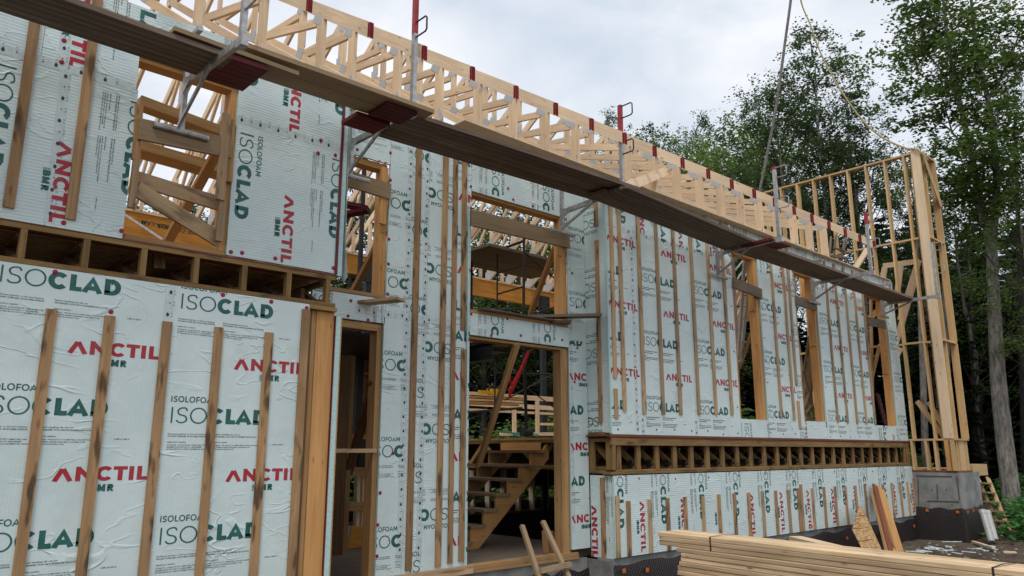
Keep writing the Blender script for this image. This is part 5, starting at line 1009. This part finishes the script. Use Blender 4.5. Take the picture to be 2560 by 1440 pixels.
def tree(u, dist, vtop, kind, label, sx=1.0, trunk='bark', tr=.14, lean=0.0, full=.62, name='tree', cat='tree', group=None, seed=None):
    r = random.Random(int(u*7+dist*3)); vm = vtop+(1128-vtop)*.3; u = 1277+(u-1277)*9355/(8227+vm); base = pos(u, dist); base.z = GZ-.1; top = pos(u, dist, vtop).z; cm, lm, rx, rz = LEAF[kind]; H = top-base.z
    rzz = H*full/2; t = thing(name, label, cat, base, group); sc = rzz/rz; cxy = V((lean*H*.55, -lean*H*.4, 0))
    m = MB(); pts = [V((0, 0, -.2))]+[V((cxy.x*f_+r.uniform(-.08, .08), cxy.y*f_+r.uniform(-.08, .08), H*f_)) for f_ in (.15, .3, .45, .6, .75, .9)]
    m.tube([base+p for p in pts], [tr*1.25, tr, tr*.9, tr*.78, tr*.6, tr*.4, tr*.15], 9); m.build('trunk', M[trunk], t, base, smooth=True)
    mw = Matrix.Translation(base+cxy*.75+V((0, 0, H-rzz*1.02))) @ Matrix.Rotation(r.uniform(0, 6.28), 4, 'Z') @ Matrix.Diagonal((sc*sx, sc*sx, sc, 1))
    link(bpy.data.objects.new('crown', cm), t, mw); link(bpy.data.objects.new('limbs', lm), t, mw)['kind'] = 'stuff'
    return t
# birch pair rising behind the end wall
tree(2056, 30, 40, 'c', 'tall birch with a pale trunk behind the truss ends, left one of the pair', .98, 'birch', .15, -.01, .62)
tree(2125, 31, 105, 'a', 'tall birch with a pale trunk behind the open end wall, right one of the pair', .72, 'birch', .14, .01, .58)
tree(1960, 29, 120, 'a', 'slim grey tree left of the birch pair', .85, 'bark', .11, -.02, .55)
# big forked tree on the right
b0 = pos(2513, 24.5); b0.z = GZ-.1; fk = pos(2478, 24.5, 600); m = MB(); bt = thing('tree', 'big forked tree with patchy grey bark standing right of the end wall', 'tree', b0)
tt = [b0, pos(2500, 24.6, 1000), pos(2487, 24.5, 800), fk]; m.tube(smooth([tuple(p) for p in tt], 4), [.235-.0085*i for i in range(13)], 12); m.build('trunk', M['bark'], bt, b0, smooth=True)
FK = (([(2478, 600), (2452, 520), (2432, 400), (2398, 250), (2372, 120), (2352, -60)], .115), ([(2478, 600), (2490, 500), (2488, 380), (2470, 250), (2440, 120), (2420, -100)], .125), ([(2488, 520), (2525, 440), (2548, 330)], .05), ([(2432, 400), (2380, 330), (2330, 290)], .04), ([(2470, 250), (2520, 160), (2556, 60)], .05), ([(2398, 250), (2340, 160), (2290, 120)], .04), ([(2452, 520), (2400, 470), (2350, 450)], .035), ([(2372, 120), (2320, 60), (2260, 40)], .035))
lm = MB(); lv = MB(); r = random.Random(77); tips = []
for pts, r0 in FK:
    m = MB(); q = [V(p) for p in smooth([tuple(pos(u, 24.5, v)) for u, v in pts], 5)]; m.tube(q, [max(r0*(1-.75*i/len(q)), .015) for i in range(len(q))], 8); m.build('limb', M['bark'], bt, b0, smooth=True)
    n = int((q[-1]-q[0]).length*(7 if r0 < .1 else 5.5))
    for k in range(n):
        t = r.uniform(.12, 1.0); a = q[min(int(t*len(q)), len(q)-1)]; az = r.uniform(0, 6.28); L_ = r.uniform(.5, 2.6)*(1-.35*t); e_ = a+V((math.cos(az)*L_, math.sin(az)*L_, L_*r.uniform(-.15, .55))); mid = a.lerp(e_, .5)+V((0, 0, .12*L_))
        lm.tube([a, mid, e_], [.022, .014, .004], 4, caps=False); tips.append(e_); tips.append(mid.lerp(e_, .4)+V((r.gauss(0, .25), r.gauss(0, .25), r.gauss(0, .15))))
for e_ in tips:
    rad = r.uniform(.28, .55); subs = [e_+V((r.gauss(0, rad*.7), r.gauss(0, rad*.7), r.gauss(0, rad*.35))) for _ in range(5)]
    for _ in range(int(r.uniform(45, 95))): q_ = r.choice(subs); leafquad(lv, q_+V((r.gauss(0, rad*.30), r.gauss(0, rad*.30), r.gauss(0, rad*.18))), r.uniform(.045, .085), r)
lm.build('branches', M['barkd'], bt, b0)['kind'] = 'stuff'; lv.build('crown', M['leafm'], bt, b0)
tree(2545, 24, 330, 'b', 'lower leafy crown at the right edge of the picture', .9, 'bark', .09, 0, .6); tree(2590, 26, -150, 'f', 'tree cut off by the right edge of the picture', .6, 'bark', .14, 0, .7)
tree(2290, 30, 300, 'a', 'airy tree with its crown left of the big forked tree', .75, 'bark', .11, .0, .55); tree(2400, 30, 450, 'e', 'dense green tree low behind the end wall corner post', 1.0, 'bark', .11, 0, .8)
# tree line beyond the roof
for i, (u, v, k, d, sx) in enumerate(((1520, 262, 'c', 42, .6), (1570, 330, 'b', 40, .9), (1630, 265, 'a', 41, .8), (1700, 300, 'b', 39, 1.0), (1745, 265, 'c', 42, .7), (1775, 320, 'd', 36, 1.0), (1860, 250, 'd', 38, .95), (1905, 215, 'c', 40, .7), (1830, 400, 'd', 34, 1.0), (1965, 330, 'b', 37, .9), (2165, 600, 'a', 36, .9), (2280, 560, 'b', 35, .9))):
    tree(u, d, v, k, ['grey green tree', 'bright green tree'][k == 'd']+' in the line beyond the roof, %s from the left' % words_(i), sx, 'bark', .14, U(-.02, .02), .62, group='trees beyond the roof')
# trees seen through the window gaps and doorways
for i, (u, v, k, d) in enumerate(((350, 455, 'b', 30), (430, 500, 'a', 31), (500, 480, 'c', 32), (560, 460, 'a', 33), (760, 560, 'b', 30), (880, 430, 'c', 29), (945, 415, 'a', 34), (1030, 520, 'a', 31), (1130, 500, 'b', 30), (1210, 475, 'e', 29), (1290, 430, 'b', 31), (1370, 460, 'a', 30), (1450, 470, 'e', 32), (1530, 500, 'b', 30), (1620, 480, 'e', 31), (1700, 500, 'b', 32), (1790, 520, 'e', 30))):
    tree(u, d, v, k, 'tree behind the house glimpsed through its openings, %s from the left' % words_(i), 1.15, 'barkd', .14, U(-.02, .02), .78, group='trees behind the house')
# dark conifers filling the wood
n_ = 0
for i in range(64):
    r = random.Random(100+i); u = 250+i*40+r.uniform(-14, 14); d = r.uniform(30, 38) if i % 2 else r.uniform(38, 46)
    vt = r.uniform(640, 820) if u < 2250 else r.uniform(500, 700)
    base = pos(u, d); base.z = GZ-.1; top = pos(u, d, vt).z; H = top-base.z; t = thing('conifer', ['short broad', 'tall narrow', 'dense', 'thin topped'][i % 4]+' dark conifer in the wood behind the house, %s' % ('seen through the left wing window' if u < 700 else 'behind the middle wall' if u < 1450 else 'behind the right wing' if u < 2250 else 'right of the end wall'), 'conifer', base, 'conifers of the dark wood'); c = CON[i % 2]; h0 = (10, 12)[i % 2]
    k = H/h0; w = max(k, .9)*1.25; link(bpy.data.objects.new('crown', c), t, Matrix.Translation(base+V((0, 0, .2))) @ Matrix.Rotation(r.uniform(0, 6), 4, 'Z') @ Matrix.Diagonal((w, w, k, 1)))
    m = MB(); m.tube([base, base+V((0, 0, H*.9))], [.13, .03], 6); m.build('trunk', M['barkd'], t, base)
# bare slim trunks in the shade right of the end wall
for i, (u, d, vt) in enumerate(((2360, 27, 500), (2425, 30, 560), (2300, 26, 600), (2545, 28, 300), (1985, 27, 500), (1890, 26, 600), (2395, 33, 700))):
    b = pos(u, d); b.z = GZ; q = pos(u-8, d, vt); m = MB(); m.tube([b, b.lerp(q, .5)+V((.1, 0, 0)), q], [.12, .09, .04], 8); o = m.build('bare_trunk', M['barkd' if i % 2 else 'bark'], None, b, smooth=True); tag(o, ['thin bare trunk just right of the end wall', 'thin dark trunk left of the big grey tree', 'thin trunk seen through the end wall studs', 'pale thin trunk near the right edge', 'dark trunk seen through the second gap', 'leaning trunk seen through the first gap', 'far thin trunk in the shade'][i], 'tree trunk')
# bushes
bm_, bl_ = crown_mesh(31, M['fern'], 70, 60, 1.0, .55, .075, .26)[0], None
bd2 = crown_mesh(32, M['leafm'], 80, 60, 1.6, 1.1, .08, .34)[0]
for i, (u, d, z, k, lab) in enumerate(((2590, 21, .15, .7, 'bright green bush at the right edge beside the site stairs'), (2556, 23, .2, .7, 'bright leafy bush at the foot of the big grey tree'), (2625, 19, .1, .9, 'large bright bush cut by the right edge of the picture'), (2545, 27, .5, .9, 'bush in the shade behind the big grey tree'))):
    b = pos(u, d); b.z = GZ+.21+z*.6; tag(link(bpy.data.objects.new('bush', bm_), None, Matrix.Translation(b) @ Matrix.Rotation(i, 4, 'Z') @ Matrix.Scale(k, 4)), lab, 'bush')
for i in range(30):
    r = random.Random(300+i); u = 300+i*63; d = r.uniform(23, 28); b = pos(u, d); b.z = GZ+.6+r.uniform(0, .8)
    tag(link(bpy.data.objects.new('bush', bd2), None, Matrix.Translation(b) @ Matrix.Rotation(i*1.3, 4, 'Z') @ Matrix.Scale(r.uniform(1.1, 1.9), 4)), ['low', 'tall', 'broad', 'ragged', 'dense'][i % 5]+' green undergrowth bush at the edge of the wood '+('behind the left wing' if u < 850 else 'seen through the doorways' if u < 1450 else 'behind the right wing'), 'bush', 'bushes along the edge of the wood')
